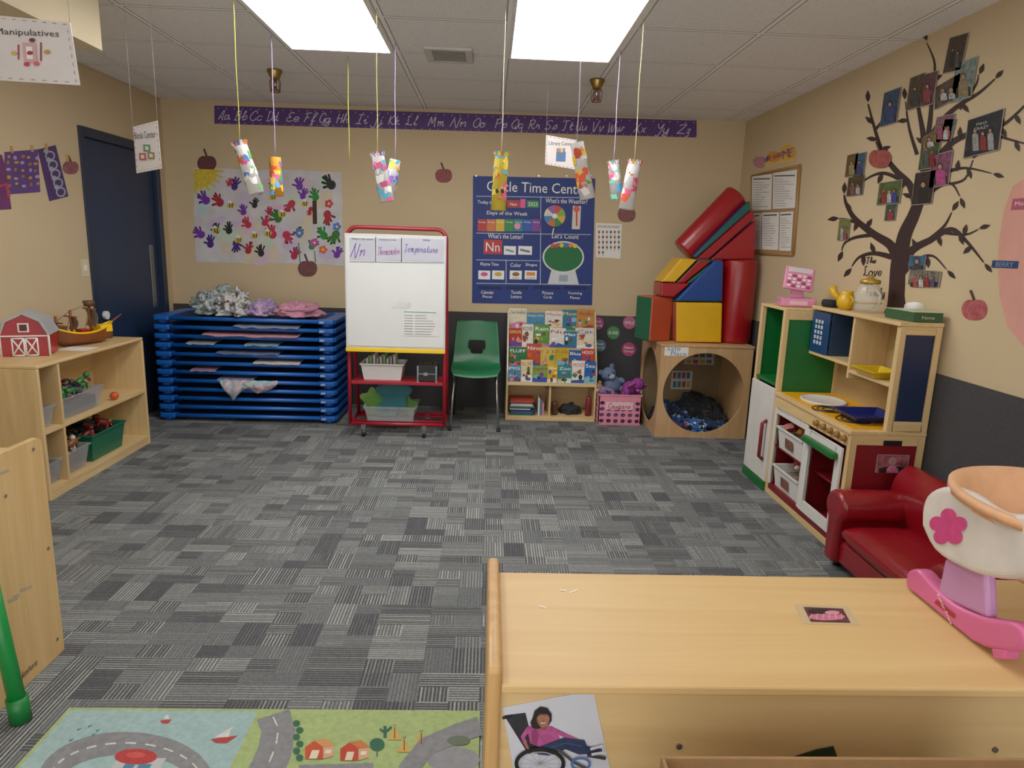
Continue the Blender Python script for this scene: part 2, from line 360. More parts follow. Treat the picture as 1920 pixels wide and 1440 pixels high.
# ---------- alphabet banner
PB=mat('#4d2a70',.6,.05)
b=B(); b.flat(WB,[(402,232),(1306,258),(1306,226),(402,198)],PB,.0005,.002); bn=b.make('alphabet_banner',label='long purple wall strip with white cursive alphabet letters',cat='banner')
b=B(); WT=mat('#d6cfde',.6)
for s_,x_p in zip("Aa Bb Cc Dd Ee Ff Gg Hh Ii Jj Kk Ll Mm Nn Oo Pp Qq Rr Ss Tt Uu Vv Ww Xx Yy Zz".split(),(423,453,482,513,551,582,612,643,681,709,740,773,820,862,900,940,972,1003,1034,1065,1091,1122,1156,1201,1243,1283)):
    script(b,WB,s_,x_p,215+(x_p-402)*.0305,22 if s_[1] not in 'mnw' else 30,17,WT,.004,1.35,.34)
for i in range(60):
    xx=410+i*15.1; b.ell(WB,xx,203+(xx-402)*.03,1,1,WT,.004,6); b.ell(WB,xx+4,230+(xx-402)*.029,.8,.8,WT,.004,6)
b.make('lettering',bn)

# ---------- hand print poster
rg=random.Random(5); edge=[]
for (xa,ya,xb,yb) in ((368,490,645,498),(645,498,640,322),(640,322,362,315),(362,315,368,490)):
    for k in range(9): edge.append((xa+(xb-xa)*k/9+rg.uniform(-1.5,1.5),ya+(yb-ya)*k/9+rg.uniform(-1.5,1.5)))
hp=B().flat(WB,edge,mat('#c4c1c5',.7,.14,5,.3,bsc=9),.0005,.002).make('handprint_poster',label='large white paper covered with colourful painted handprints, taped to wall',cat='poster')
b=B()
for i in range(34):
    x=rg.uniform(380,625); y=rg.uniform(328,482); b.ell(WB,x,y,rg.uniform(10,26),rg.uniform(6,16),mat(rg.choice(['#adc6ce','#bacbb5','#ccbfa8','#ceb4c2','#b5c3d5','#c2b1cd']),.8),.0032+i*.00002,12,rg.random()*3)
b.flat(WB,[(363,317),(410,318)]+[(363+47*math.cos(g)+rg.uniform(-2,2),318+38*math.sin(g)+rg.uniform(-2,2)) for g in [k*math.pi/20 for k in range(1,10)]]+[(365,355)],mat('#cdb22e',.7,.2,30),.0042)
for k in range(7):
    g=.08+k*.235; b.line(WB,[(363+44*math.cos(g),318+35*math.sin(g)),(363+58*math.cos(g),318+47*math.sin(g))],5,mat('#cdb22e',.7),.0043,2)
b.make('paint_wash',hp)
hc=['#3d1470','#a01a2c','#0f6446','#1f7e2c','#1a1a20','#632796','#a51846','#115e64','#b2263f','#2a6a26']
def hand(x,y,s,rot,m,off):
    b=B(); b.ell(WB,x,y,s*.38,s*.42,m,off,12,rg.random())
    for k,(a,l,wd) in enumerate(((-.5,.85,.17),(-.16,1.0,.17),(.16,1.0,.17),(.5,.88,.15),(-1.2,.75,.18))):
        g=a+rot+rg.uniform(-.08,.08); l*=rg.uniform(.9,1.08); dx=math.sin(g);dyy=-math.cos(g)
        b.line(WB,[(x+dx*s*.2,y+dyy*s*.2),(x+dx*s*l,y+dyy*s*l)],s*wd*1.25,m,off+.00005*(k+1)); b.ell(WB,x+dx*s*l,y+dyy*s*l,s*wd*.62,s*wd*.62,m,off+.00005*(k+1),8)
    b.make('handprint',hp)
hs=[(387,376,17,5),(413,380,17,1),(440,350,15,0),(457,398,13,5),(468,345,12,4),(487,358,17,0),(497,418,14,8),(518,345,14,5),(522,410,17,9),(547,382,16,8),(562,350,15,5),(568,368,13,5),(592,370,15,3),(622,347,19,4),(614,402,17,1),(378,440,16,5),(395,458,15,0),(407,432,13,4),(430,433,14,4),(443,456,15,0),(466,470,14,1),(490,475,14,4),(466,422,14,8),(512,440,17,8),(537,440,16,8),(562,440,13,7),(552,480,15,6),(585,462,14,3),(608,442,16,3),(630,440,18,9),(632,478,14,5),(430,345,10,8),(478,385,12,4),(505,398,10,6),(583,392,10,1)]
for i,h in enumerate(hs): hand(h[0],h[1],h[2]*1.12,rg.uniform(-.8,.8)+(3.14 if i%5==4 else 0),mat(hc[h[3]],.7,.25,60),.0046+i*.00005)
for pts_,w_,c_ in (([(590,376),(591,420)],8,'#3a1a16'),([(560,455),(563,492)],2,'#2a7a2f'),([(590,470),(592,492)],2,'#2a7a2f')): B().line(WB,pts_,w_,mat(c_,.7),.007).make('painted_stem',hp)
for x,y in ((433,385),(512,370),(530,402),(405,432),(448,450),(478,442),(503,438),(572,382)):
    b=B(); b.ell(WB,x,y,8,5,mat('#cfae24',.6),.0072,12,-.3); b.line(WB,[(x-2,y-4),(x-1,y+4)],2,BLACK,.0075); b.line(WB,[(x+3,y-4),(x+3,y+4)],2,BLACK,.0075); b.ell(WB,x-1,y-6,4,3,mat('#e0e0e8',.6),.0074,8,.4); b.make('painted_bee',hp)
for x,y,c_ in ((562,437,'#3a6ac0'),(590,455,'#b03aa0'),(606,468,'#d05a3a'),(632,425,'#3a6ac0'),(617,382,'#b0304a')):
    b=B()
    for k in range(5): b.ell(WB,x+5*math.cos(k*1.257),y+5*math.sin(k*1.257),3.4,3.4,mat(c_,.6),.0076+.00003*k,8)
    b.ell(WB,x,y,2.4,2.4,YEL,.0079,8); b.make('painted_flower',hp)

# ---------- paper apples
def apple(W,x,y,s,h,off=.0006,lab='painted paper apple cut-out with brown stem, taped to wall'):
    t=thing('paper_apple',lab,'paper apple',W.P(x,y+s),'paper apples')
    m=mat(h,.6,.35,40); pts=[]
    for i in range(28):
        g=2*math.pi*i/28; r=s*(1-.22*max(0,math.cos(g))**6-.1*max(0,-math.cos(g))**8); pts.append((x+math.sin(g)*r,y-math.cos(g)*r*.95))
    B().flat(W,pts,m,off,.002).make('apple_body',t)
    B().line(W,[(x,y-s*.7),(x-s*.15,y-s*1.1),(x-s*.3,y-s*1.5)],s*.2,mat('#3f2a20',.7),off+.003).make('stem',t)
apple(WB,388,306,18,'#5c2a2c'); apple(WB,832,329,16,'#823636'); apple(WB,577,503,18,'#633634',.004); apple(WB,1175,402,17,'#7d4844')
apple(WR,1652,297,21,'#96453f',.006); apple(WR,1828,580,24,'#a84f52'); apple(WL,132,314,15,'#875056')

# ---------- circle time poster
CB=mat('#0f2d76',.6,.05)
b=B(); b.flat(WB,[(885,568),(1110,572),(1116,335),(887,330)],CB,.001,.004)
for xx in (893,950,1010,1062,1108): b.cyl(WB.P(xx,330,.002),WB.P(xx,330,.012),.008,CHROME,seg=10)
cp=b.make('pocket_chart',label='dark blue fabric classroom calendar pocket chart with cards',cat='wall chart')
b=B(); o1=.0065
wl=mat('#b9c3d6',.6)
for p in ([(1014,368),(1013,532)],[(893,437),(1108,440)],[(893,487),(1014,489)],[(893,531),(1108,534)],[(949,488),(949,532)],[(893,368),(1108,371)]): b.line(WB,p,1.2,wl,o1)
b.text(WB,'Circle Time Center',1008,352,190,19,WHITE,o1)
for s_,x,y,w_,h_ in (('Today is',909,380,27,8),("What's the Weather?",1062,377,78,9),('Days of the Week',951,401,76,9),("What's the Letter?",948,443,66,9),("Let's Count",1060,443,50,9),('Rhyme Time',918,496,34,8),('Color',967,497,20,7),('Shape',996,497,22,7),('Calendar',914,548,24,6),('Pieces',914,556,18,5),('Tactile',968,548,20,6),('Letters',968,556,20,6),('Picture',1027,549,20,6),('Cards',1027,557,16,5),('Counting',1078,550,26,6),('Pieces',1078,558,18,5)):
    b.text(WB,s_,x,y,w_,h_,WHITE,o1)
b.make('lettering',cp)
b=B()
for i,(c_,s_) in enumerate(zip(('#b72a24','#d06c20','#d8b31e','#25843a','#1a7f83','#1f52b0','#7b3a98'),('Sunday','Monday','Tuesday','Wednesday','Thursday','Friday','Saturday'))):
    x=896+i*17; b.rect(WB,x,411,x+15.5,434,mat(c_,.5),o1); b.text(WB,s_,x+8,417,13,3.4,WHITE,o1+.001)
b.ell(WB,970,424,6,6,PINK,.009,10)
for i in range(8):
    b.ell(WB,1040,405,20,20,mat(('#d8b32e','#2a8a42','#d06c2c','#3a80c0','#e0d9c8','#985fa0','#c9433a','#7bb33a')[i],.5),o1,3,0,0,i*math.pi/4,(i+1)*math.pi/4)
b.ell(WB,1040,405,5,5,WHITE,.0085,10); b.line(WB,[(1036,438),(1038,428)],2,WHITE,.008)
b.rect(WB,1074,386,1087,430,mat('#d6d1c4',.5),o1); b.ell(WB,1081,392,6,6,mat('#d9534a'),.008); b.line(WB,[(1081,398),(1081,424)],3,mat('#c7362f'),.0085)
b.rect(WB,907,449,941,477,mat('#b9252b',.5),.0085); b.text(WB,'Nn',924,463,26,17,WHITE,.0105)
b.rect(WB,945,461,967,478,WHITE,.0085); b.line(WB,[(948,468),(963,472)],4,mat('#8899aa'),.0105)
b.rect(WB,972,461,997,478,WHITE,.0085); b.line(WB,[(975,468),(993,472)],4,mat('#667788'),.0105)
for x,c_ in ((897,'#d0508a'),(923,'#c9a22e'),(956,'#8a5a2b'),(984,'#e08a2c')):
    b.rect(WB,x,507,x+22,524,WHITE,.0085)
    if x==984: b.rect(WB,x+3,510,x+19,517,mat(c_,.5),.0105)
    else: b.ell(WB,x+11,514,7,4,mat(c_,.5),.0105,10)
b.text(WB,'brown',967,521,12,3.5,BLACK,.0108); b.text(WB,'rectangle',995,521,17,3.5,BLACK,.0108)
b.rect(WB,951,375,975,390,mat('#b7302a'),.0085); b.text(WB,'Nov',963,383,13,6,WHITE,.0105); b.rect(WB,976,373,985,390,mat('#e65aa0'),.0085); b.rect(WB,988,376,1010,390,mat('#1e8a40'),.0085); b.text(WB,'2025',999,383,18,7,WHITE,.0105)
b.flat(WB,[(1027,532),(1085,533),(1078,505),(1034,505)],mat('#cfd4da'),.0085); b.ell(WB,1056,482,39,30,mat('#d8dcd8'),.0088,28); b.ell(WB,1056,482,36,27,mat('#0f6a37',.6),.0100,28)
for i,c_ in enumerate(('#c7362f','#c7362f','#e8c32e','#2f62c0','#e07c2c','#e8c32e')): b.ell(WB,1036+i*8.4,460+(0 if 0<i<5 else 1),4.2,4.2,mat(c_,.4),.0112,10)
b.rect(WB,1048,515,1064,528,mat('#9aa7b8'),.0105)
b.make('chart_card',cp)
for x0_,x1_ in ((897,940),(950,990),(1000,1050),(1058,1100)): B().rect(WB,x0_,536,x1_,543,mat('#0c2056',.7),.0065).make('pocket',cp)

# ---------- sign alphabet chart
b=B(); b.flat(WB,[(1117,482),(1163,485),(1166,420),(1117,418)],PAPER,.0005,.002); s=b.make('sign_language_chart',label='small white sign language alphabet chart with little hands',cat='poster')
b=B(); b.text(WB,'SIGN LANGUAGE ALPHABET',1141,425,42,4.5,BLACK,.004)
for i in range(26):
    x=1123+(i%6)*7.4; y=435+(i//6)*9.6; b.ell(WB,x,y,2.1,2.9,mat(('#a54a2a','#3a7a3a','#b05a4a','#4a3a8a')[i%4],.6),.004,8); b.text(WB,chr(65+i),x,y+5,None,2.6,BLACK,.004)
b.make('lettering',s)

# ---------- wainscot stickers
for s1,s2,x,y,r,c_ in (('SMILE','',1180,605,12,'#bd6088'),('Work','Hard',1120,606,12,'#a84575'),('BE KIND','',1150,624,12,'#438148'),('Never','Give Up',1125,648,11,'#4f7684'),('Have','Courage',1179,655,13,'#b03f6f')):
    W=YP(D-.014); b=B(); b.ell(W,x,y,r,r,mat(c_,.6),.0005,24,0,.002); s=b.make('wall_sticker',label='round sticker reading a short encouraging phrase on dark wainscot',cat='sticker',group='wall stickers')
    b=B()
    if s2: b.text(W,s1,x,y-3.5,r*1.2,5,WHITE,.005); b.text(W,s2,x,y+4,r*1.4,5,WHITE,.005)
    else: b.text(W,s1,x,y,r*1.5,6,WHITE,.005)
    b.make('lettering',s)

# ---------- cots
cy0=FL(450,792).y; CW=YP(cy0); cx0=CW.P(290,700).x; cx1=CW.P(630,700).x; ctop=CW.P(460,594).z; cy1=min(cy0+.58,D-.05); NC=12; ph=ctop/NC
CBL=mat('#0f58b4',.35,.05); CBD=mat('#0d428a',.4,.05); SL=mat('#16305e',.8,.08)
t=thing('stacking_cot','blue plastic stacking nap cot with fabric bed','nap cot',((cx0+cx1)/2,(cy0+cy1)/2,.0),'stack of blue nap cots')
for yy in (cy0+.02,cy1-.02): B().tube([(cx0+.06,yy,ph*.62),(cx1-.06,yy,ph*.62)],ph*.23,CBL,8).make('side_rail',t)
for xe,sg in ((cx0,1),(cx1,-1)):
    b=B()
    pts=[(xe,cy0+.03),(xe+sg*.02,cy0),(xe+sg*.13,cy0-.004),(xe+sg*.15,cy0+.05),(xe+sg*.10,cy0+.1),(xe+sg*.10,cy1-.1),(xe+sg*.15,cy1-.05),(xe+sg*.13,cy1+.004),(xe+sg*.02,cy1),(xe,cy1-.03)]
    b.prism([V((p[0],p[1],ph*.34)) for p in pts],V((0,0,ph*.56)),CBL); b.make('end_frame',t,.01)
    for yy in (cy0+.05,cy1-.05):
        B().cyl((xe+sg*.07,yy,.001),(xe+sg*.07,yy,ph*.4),.04,CBD,.046,14).make('leg',t)
B().box(cx0+.1,cx1-.1,cy0+.03,cy1-.03,ph*.55,ph*.62,SL).make('sling',t)
B().box(cx1-.12,cx1-.085,cy0-.0065,cy0-.0045,ph*.5,ph*.7,mat('#9fb4cc',.5)).make('name_label',t)
for i in range(1,NC): copy_thing(t,(0,0,ph*i))
def blanket(c,r,m,name,lab,seed,amp=.35,grp=None,cat='blanket',fr=1.0):
    def fn(p,d):
        n_=noise.noise(d*2.2+V((seed,0,0)))*amp+noise.noise(d*6*fr+V((0,seed,0)))*amp*.55+noise.noise(d*14*fr+V((0,seed,3)))*amp*.2
        q=p*(1+n_)
        if q.z<-r[2]*.35: q.z=-r[2]*.35
        return q
    b=B(); b.ball(V(c)+V((0,0,r[2]*.35)),r,m,56,40,fn)
    return b.make(name,label=lab,cat=cat,group=grp)
def spotted(name,a,bb,c_,sc):
    n=NT(name); co,x,y,z=n.xyz(); f=n.noise(co,sc,2); f1=n.ma('GREATER_THAN',f,.55); f2=n.ma('GREATER_THAN',n.noise(co,sc*1.7,2),.6)
    c=n.mixc(f1,lin(a),lin(bb)); c=n.mixc(f2,c,lin(c_)); n.nt.links.new(c,n.p.inputs['Base Color']); n.p.inputs['Roughness'].default_value=.95; return n.m
GB=spotted('spotted_fleece','#95a3a3','#55646a','#c4c7c5',22); PL=spotted('unicorn_fleece','#a389ba','#c29ebc','#768cac',18); PK=mat('#ca8aa2',.9,.15,30)
zt=ctop+.001
def cp_(px): return CW.P(px,590).x
blanket((cp_(382),cy0+.27,zt),(.15,.2,.13),GB,'folded_blanket','rumpled grey spotted fleece blanket on top of cots',1.2,.6)
blanket((cp_(428),cy0+.15,zt),(.11,.13,.12),spotted('white_print_fleece','#c2c2c2','#757a7a','#5a2730',20),'crumpled_blanket','white patterned fleece blanket crumpled on cots',4.4,.7)
blanket((cp_(478),cy0+.2,zt),(.10,.15,.078),PL,'crumpled_blanket','lavender patterned child blanket on top of cots',2.7,.5)
blanket((cp_(546),cy0+.22,zt),(.17,.17,.07),PK,'folded_blanket','soft pink blanket folded on top of cots',5.1,.4)
for (xa,xb,lv,c_,sd) in ((435,560,11,'#75809a',3),(375,560,10,'#b37f8d',4),(345,400,9,'#868c96',6),(455,520,9,'#6b8ba0',7),(400,520,8,'#546286',8),(470,560,7,'#b4b0ae',10),(400,470,5,'#687694',11),(350,400,6,'#866b84',12)):
    zz=ph*lv-ph*.04; xm=(cp_(xa)+cp_(xb))/2; hw=(cp_(xb)-cp_(xa))/2
    b=B(); n=14
    up=[V((xm-hw+2*hw*i/n,cy0-.010+.012*noise.noise(V((i*.7,sd,0))),zz+.006+.012*noise.noise(V((i*.9,sd,2))))) for i in range(n+1)]
    dn=[V((p.x,cy0-.018,zz-.012+.024*noise.noise(V((i*.6,sd,5))))) for i,p in enumerate(up)]
    bk=[V((p.x,cy0+.3,zz+.004)) for p in up]
    b.add(bk+up+dn,[(i,i+1,n+2+i,n+1+i) for i in range(n)]+[(n+1+i,n+2+i,2*n+3+i,2*n+2+i) for i in range(n)],mat(c_,.95,.2,40),True)
    b.make('nap_blanket',label='thin folded nap blanket tucked between stacked cots',cat='blanket',group='blankets between cots',subsurf=1,solid=.006)
b=B(); n=26;rows=10;vs=[];fs=[]; zz=ph*4.95
for j in range(rows):
    for i in range(n+1):
        u_=i/n; tt=j/(rows-1); dr_=(.32+.55*math.exp(-((u_-.22)/.13)**2)+.22*math.exp(-((u_-.68)/.16)**2))*(.4+.6*min(1,u_/.08)*min(1,(1-u_)/.12))
        x=cp_(408)+(cp_(518)-cp_(408))*u_+.012*noise.noise(V((i*.4,j*.6,1)))
        vs.append(V((x,cy0-.022-.03*math.sin(tt*3.1)*(.5+dr_)+.020*noise.noise(V((i*.55,j*.35,4)))+.010*math.sin(i*1.3+tt*2),zz-tt*dr_*.185+.012*noise.noise(V((i*.5,j*.5,9))))))
for j in range(rows-1):
    for i in range(n): fs.append((j*(n+1)+i,j*(n+1)+i+1,(j+1)*(n+1)+i+1,(j+1)*(n+1)+i))
b.add(vs,fs,spotted('pastel_fleece','#b9a0aa','#98babe','#c9b8c1',16),True); b.make('draped_blanket',label='pastel pink and aqua blanket hanging out of cot stack',cat='blanket',subsurf=1,solid=.006)

# ---------- easel
ey=FL(682,818).y; E=YP(ey); ex0=E.P(652,500).x; ex1=E.P(836,500).x
ez=lambda y:E.P(745,y).z
t=thing('whiteboard_easel','red metal classroom easel with whiteboard, shelf and casters','easel',((ex0+ex1)/2,ey+.18,0))
ER=mat('#9a1026',.35,.05)
for dy_,nm in ((0,'front_frame'),(.34,'rear_frame')):
    def yl(z_): return ey+dy_-(dy_-.03 if dy_ else 0)*min(1,max(0,(z_-.1)/1.3))
    pts=[(ex0,yl(.1),.1)]+[(ex0,yl(z_),z_) for z_ in (.5,.9,ez(470))]+[(ex0+.07*(1-math.cos(g)),yl(1.5),ez(428)-.07+.07*math.sin(g)) for g in [i*math.pi/12 for i in range(7)]]
    pts+=[(ex1-.07*(1-math.cos(g)),yl(1.5),ez(428)-.07+.07*math.sin(g)) for g in [i*math.pi/12 for i in range(6,-1,-1)]]+[(ex1,yl(z_),z_) for z_ in (.9,.5,.1)]
    b=B(); b.tube(pts,.014,ER,10); b.tube([(ex0,ey+dy_,.1),(ex1,ey+dy_,.1)],.014,ER,10)
    b.make(nm,t)
for xx in (ex0,ex1): B().tube([(xx,ey,.1),(xx,ey+.34,.1)],.013,ER).make('side_bar',t)
B().box(ex0+.01,ex1-.01,ey+.0,ey+.25,ez(722),ez(716),ER).make('shelf',t,.003)
for yq in (.09,.25): B().tube([(ex0,ey+yq,.1),(ex1,ey+yq,.1)],.009,ER,8).make('cross_bar',t)
bd=B().box(ex0-.012,ex1+.005,ey-.045,ey-.018,ez(652),ez(440),mat('#c4c6c8',.3)).make('board',t,.004)
B().box(ex0+.0,ex1-.007,ey-.049,ey-.045,ez(648),ez(444),mat('#d6d9d8',.25,.03,3)).make('writing_surface',bd)
B().box(ex0-.012,ex1+.005,ey-.06,ey-.018,ez(659),ez(652),YEL).make('marker_tray',t,.003)
for xx in (E.P(682,800).x,E.P(795,800).x):
    for yy in (ey,ey+.34):
        B().cyl((xx-.012,yy,.03),(xx+.012,yy,.03),.03,BLACK).box(xx-.018,xx+.018,yy-.012,yy+.012,.03,.1,CHROME).make('caster',t,.002)
EW=YP(ey-.05)
for x0_,x1_,y1_ in ((655,704,488),(707,752,489),(755,832,491)): B().rect(EW,x0_,446,x1_,y1_,mat('#b8bac8',.4),.001,.001).make('header_card',bd)
b=B(); b.line(EW,[(704.5,444),(704.5,491)],1.4,BLACK,.003); b.line(EW,[(753,446),(753,492)],1.4,BLACK,.003); b.line(EW,[(655,490),(832,493)],1.2,mat('#8a8f9a'),.003); b.make('grid_tape',bd)
mk=mat('#6a45a0',.6); mk2=mat('#a0589a',.6); b=B(); script(b,EW,'Nn',674,469,26,24,mk,.004,1.4,.45,2.2,-.05); script(b,EW,'Thermometer',729,470,41,15,mk2,.004,.8,.4,1.6,-.05); script(b,EW,'Temperature',790,466,62,14,mk,.004,1.0,.4,1.8,.04)
b.make('handwriting',bd)
b=B(); b.text(EW,'What is the letter?',680,448,42,4,BLACK,.004); b.text(EW,'vocabulary words',727,450,32,4,BLACK,.004); b.text(EW,'theme:',800,450,14,4,BLACK,.004); b.make('lettering',bd)
b=B(); b.rect(EW,753,581,822,631,mat('#dcdcd8',.6),.001,.001); s=b.make('schedule_sheet',label='small printed schedule sheet taped on the whiteboard',cat='paper')
b=B()
for i in range(8):
    b.line(EW,[(758,591+i*5),(774,591.5+i*5)],1,mat('#6d7886'),.0035); b.line(EW,[(778,591.5+i*5),(778+rg.randint(12,38),592+i*5)],1,mat('#7d8896'),.0035)
b.rect(EW,757,583.5,818,587,mat('#6aa9a0'),.0035); b.make('lettering',s)
b=B(); b.ell(EW,755,572,12,6,mat('#c9cccc',.3),.0008,14,.3); b.line(EW,[(735,577),(770,568),(768,578)],3,mat('#cbcecf',.3),.001); b.make('eraser_smudge',bd)
def openbox(b,x0,x1,y0,y1,z0,z1,m,tp=.015,th=.004,rim=.008):
    def rg_(z,i,e=0):
        f=(z-z0)/(z1-z0); k=tp*(1-f)-e+i
        return [V((x0+k,y0+k,z)),V((x1-k,y0+k,z)),V((x1-k,y1-k,z)),V((x0+k,y1-k,z))]
    L=[rg_(z0,0),rg_(z1-.012,0),rg_(z1-.012,0,rim),rg_(z1,0,rim),rg_(z1,th),rg_(z0+th,th)]
    vs=[p for r in L for p in r]; fs=[(0,3,2,1)]
    for i in range(5):
        for k in range(4): fs.append((i*4+k,i*4+(k+1)%4,(i+1)*4+(k+1)%4,(i+1)*4+k))
    fs.append((20,21,22,23)); b.add(vs,fs,m)
CLR=mat('#b9bcc0',.12,.02,alpha=.3); WP=mat('#d8d6d3',.35,.02)
zs=ez(716)+.0005
b=B(); openbox(b,E.P(675,690).x,E.P(755,690).x,ey+.02,ey+.24,zs,ez(684),WP,.02); b.make('storage_bin',label='white plastic bin on red easel shelf',cat='bin',bevel=.003)
for i in range(9):
    xx=E.P(684,690).x+.025*i; B().box(xx,xx+.016,ey+.06,ey+.2,zs+.01,ez(676)+.012*(i%3),mat(('#c8d0c0','#7cb07a','#d0d0ca','#b0a0b8')[i%4])).make('paper_pack',label='pack of cards and papers standing in white bin',cat='paper',group='paper packs in the white bin')
x0_,x1_=E.P(781,700).x,E.P(819,700).x; z1_=ez(686)
t=thing('storage_case','small black case with silver corners on easel shelf','case',((x0_+x1_)/2,ey+.15,zs))
B().box(x0_,x1_,ey+.03,ey+.22,zs,z1_,BLACK).make('case_body',t,.006)
b=B().box(x0_-.002,x1_+.002,ey+.027,ey+.03,zs+.055,zs+.062,CHROME).box(x0_+.05,x0_+.08,ey+.022,ey+.03,zs+.045,zs+.07,CHROME)
for q in (x0_,x1_-.012): b.box(q,q+.012,ey+.026,ey+.03,zs,z1_,CHROME)
b.make('metal_edging',t)
B().tube([(x0_+.04,ey+.12,z1_),(x0_+.04,ey+.12,z1_+.02),(x1_-.04,ey+.12,z1_+.02),(x1_-.04,ey+.12,z1_)],.004,BLACK,6).make('handle',t)
b=B(); openbox(b,E.P(682,780).x,E.P(778,780).x,ey+.02,ey+.3,.1105,.225,CLR,.02); b.make('storage_bin',label='clear plastic bin holding paper cut-outs on easel base',cat='bin')
for (cx_,cz_,r_,c_) in ((735,745,34,'#176069'),(703,768,28,'#649f3c'),(690,760,24,'#7aab50'),(758,770,22,'#528035'),(722,775,22,'#237a7a')):
    p=E.P(cx_,cz_); b=B(); r2=r_*.0035
    pts=[V((p.x+math.sin(g)*r2*(1+.22*math.cos(5*g)),ey+.1+.022*(cx_%7),max(.13,p.z+math.cos(g)*r2*(1+.22*math.cos(5*g))))) for g in [i*math.pi/15 for i in range(30)]]
    b.prism(pts,V((0,.006,0)),mat(c_,.6)); b.make('felt_cutout',label='coloured foam board shape standing in clear bin',cat='craft shape',group='foam shapes')

# ---------- green chair
def shell_chair():
    cxm=(U(845,705,1,5.3).x+U(938,705,1,5.3).x)/2
    t=thing('school_chair','green plastic shell chair with chrome legs against the wall','chair',(cxm,5.45,0))
    path=spline([(5.17,.425,0),(5.20,.452,0),(5.30,.452,0),(5.42,.44,0),(5.53,.45,0),(5.60,.52,0),(5.63,.62,0),(5.66,.72,0),(5.68,.80,0),(5.685,.815,0)],3)
    n=len(path)-1; cols=17; vs=[];fs=[]
    for i,p in enumerate(path):
        t_=i/n; w_=.17+.03*math.sin(min(1,t_/.35)*1.57) if t_<.45 else .2-.04*(t_-.45)/.55
        if t_>.93: w_-=.03
        for k in range(cols):
            q=(k/(cols-1)*2-1); dz=.018*q*q if t_<.5 else 0; dyy=-.03*q*q if t_>=.5 else 0
            vs.append(V((cxm+q*w_,p.x+dyy,p.y+dz)))
    for i in range(n):
        zc_=(path[i].y+path[i+1].y)/2
        for k in range(cols-1):
            q=abs((k+.5)/(cols-1)*2-1)
            if i>n*.55 and .54<zc_<.645 and q<(.15+.27*(zc_-.54)/.1): continue
            fs.append((i*cols+k,i*cols+k+1,(i+1)*cols+k+1,(i+1)*cols+k))
    b=B(); b.add(vs,fs,mat('#156a40',.4,.05),True); b.make('seat_shell',t,subsurf=2,solid=.008)
    for sx in (-1,1):
        B().tube([(cxm+sx*.19,5.19,.002),(cxm+sx*.165,5.26,.40),(cxm+sx*.165,5.3,.425),(cxm+sx*.165,5.5,.42)],.011,CHROME,8).cyl((cxm+sx*.19,5.19,.0),(cxm+sx*.19,5.19,.02),.015,BLACK).make('leg',t)
        B().tube([(cxm+sx*.19,5.70,.002),(cxm+sx*.165,5.52,.40),(cxm+sx*.165,5.48,.425)],.011,CHROME,8).cyl((cxm+sx*.19,5.70,.0),(cxm+sx*.19,5.70,.02),.015,BLACK).make('leg',t)
shell_chair()

# ---------- book rack
ry=FL(1030,789).y; RW=YP(ry); rx0=RW.P(950,700).x; rx1=RW.P(1120,700).x; rb=ry+.36
t=thing('book_display_rack','light wood book display rack with tiered shelves and lower cubbies','bookshelf',((rx0+rx1)/2,ry+.18,0))
zr1=RW.P(1030,724).z
xm=RW.P(1031,750).x
b=B(); b.box(rx0,rx0+.015,ry,rb,0,zr1,WOODZ).box(rx1-.015,rx1,ry,rb,0,zr1,WOODZ).box(rx0+.015,rx1-.015,ry,rb,0.02,.035,WOOD).box(rx0,rx1,ry,rb,zr1,zr1+.015,WOOD).box(rx0+.015,rx1-.015,rb-.01,rb,.035,zr1,WOOD)
b.box(xm-.008,xm+.008,ry+.005,rb-.01,.035,zr1,WOODZ); b.box(rx0+.015,rx1-.015,ry,ry+.015,0,.02,WOOD); b.make('cabinet',t,.002)
tiers=[(ry+.03,zr1+.02),(ry+.11,U(1030,690,1,ry+.11).z),(ry+.19,U(1030,653,1,ry+.19).z),(ry+.27,U(1030,620,1,ry+.27).z)]
for i,(yy,zz) in enumerate(tiers):
    B().box(rx0+.012,rx1-.012,yy-.02,yy+.05,zz-.012,zz,WOOD).box(rx0+.012,rx1-.012,yy-.025,yy-.018,zz-.012,zz+.010,mat('#c8b890',.3)).make('display_ledge',t,.001)
ztp=U(1030,583,1,tiers[3][0]).z
for xx in (rx0,rx1-.012):
    B().prism([V((xx,ry,zr1+.015)),V((xx,rb,zr1+.015)),V((xx,rb,ztp)),V((xx,rb-.1,ztp)),V((xx,ry,zr1+.12))],V((.012,0,0)),mat('#c8b998',.3,.04)).make('side_panel',t,.001)
B().box(rx0+.012,rx1-.012,rb-.01,rb,zr1+.015,ztp-.01,WOOD).make('back_panel',t)
B().text(RW,'Lakeshore',1032,726,24,5,BLACK,.001).make('brand_lettering',t)
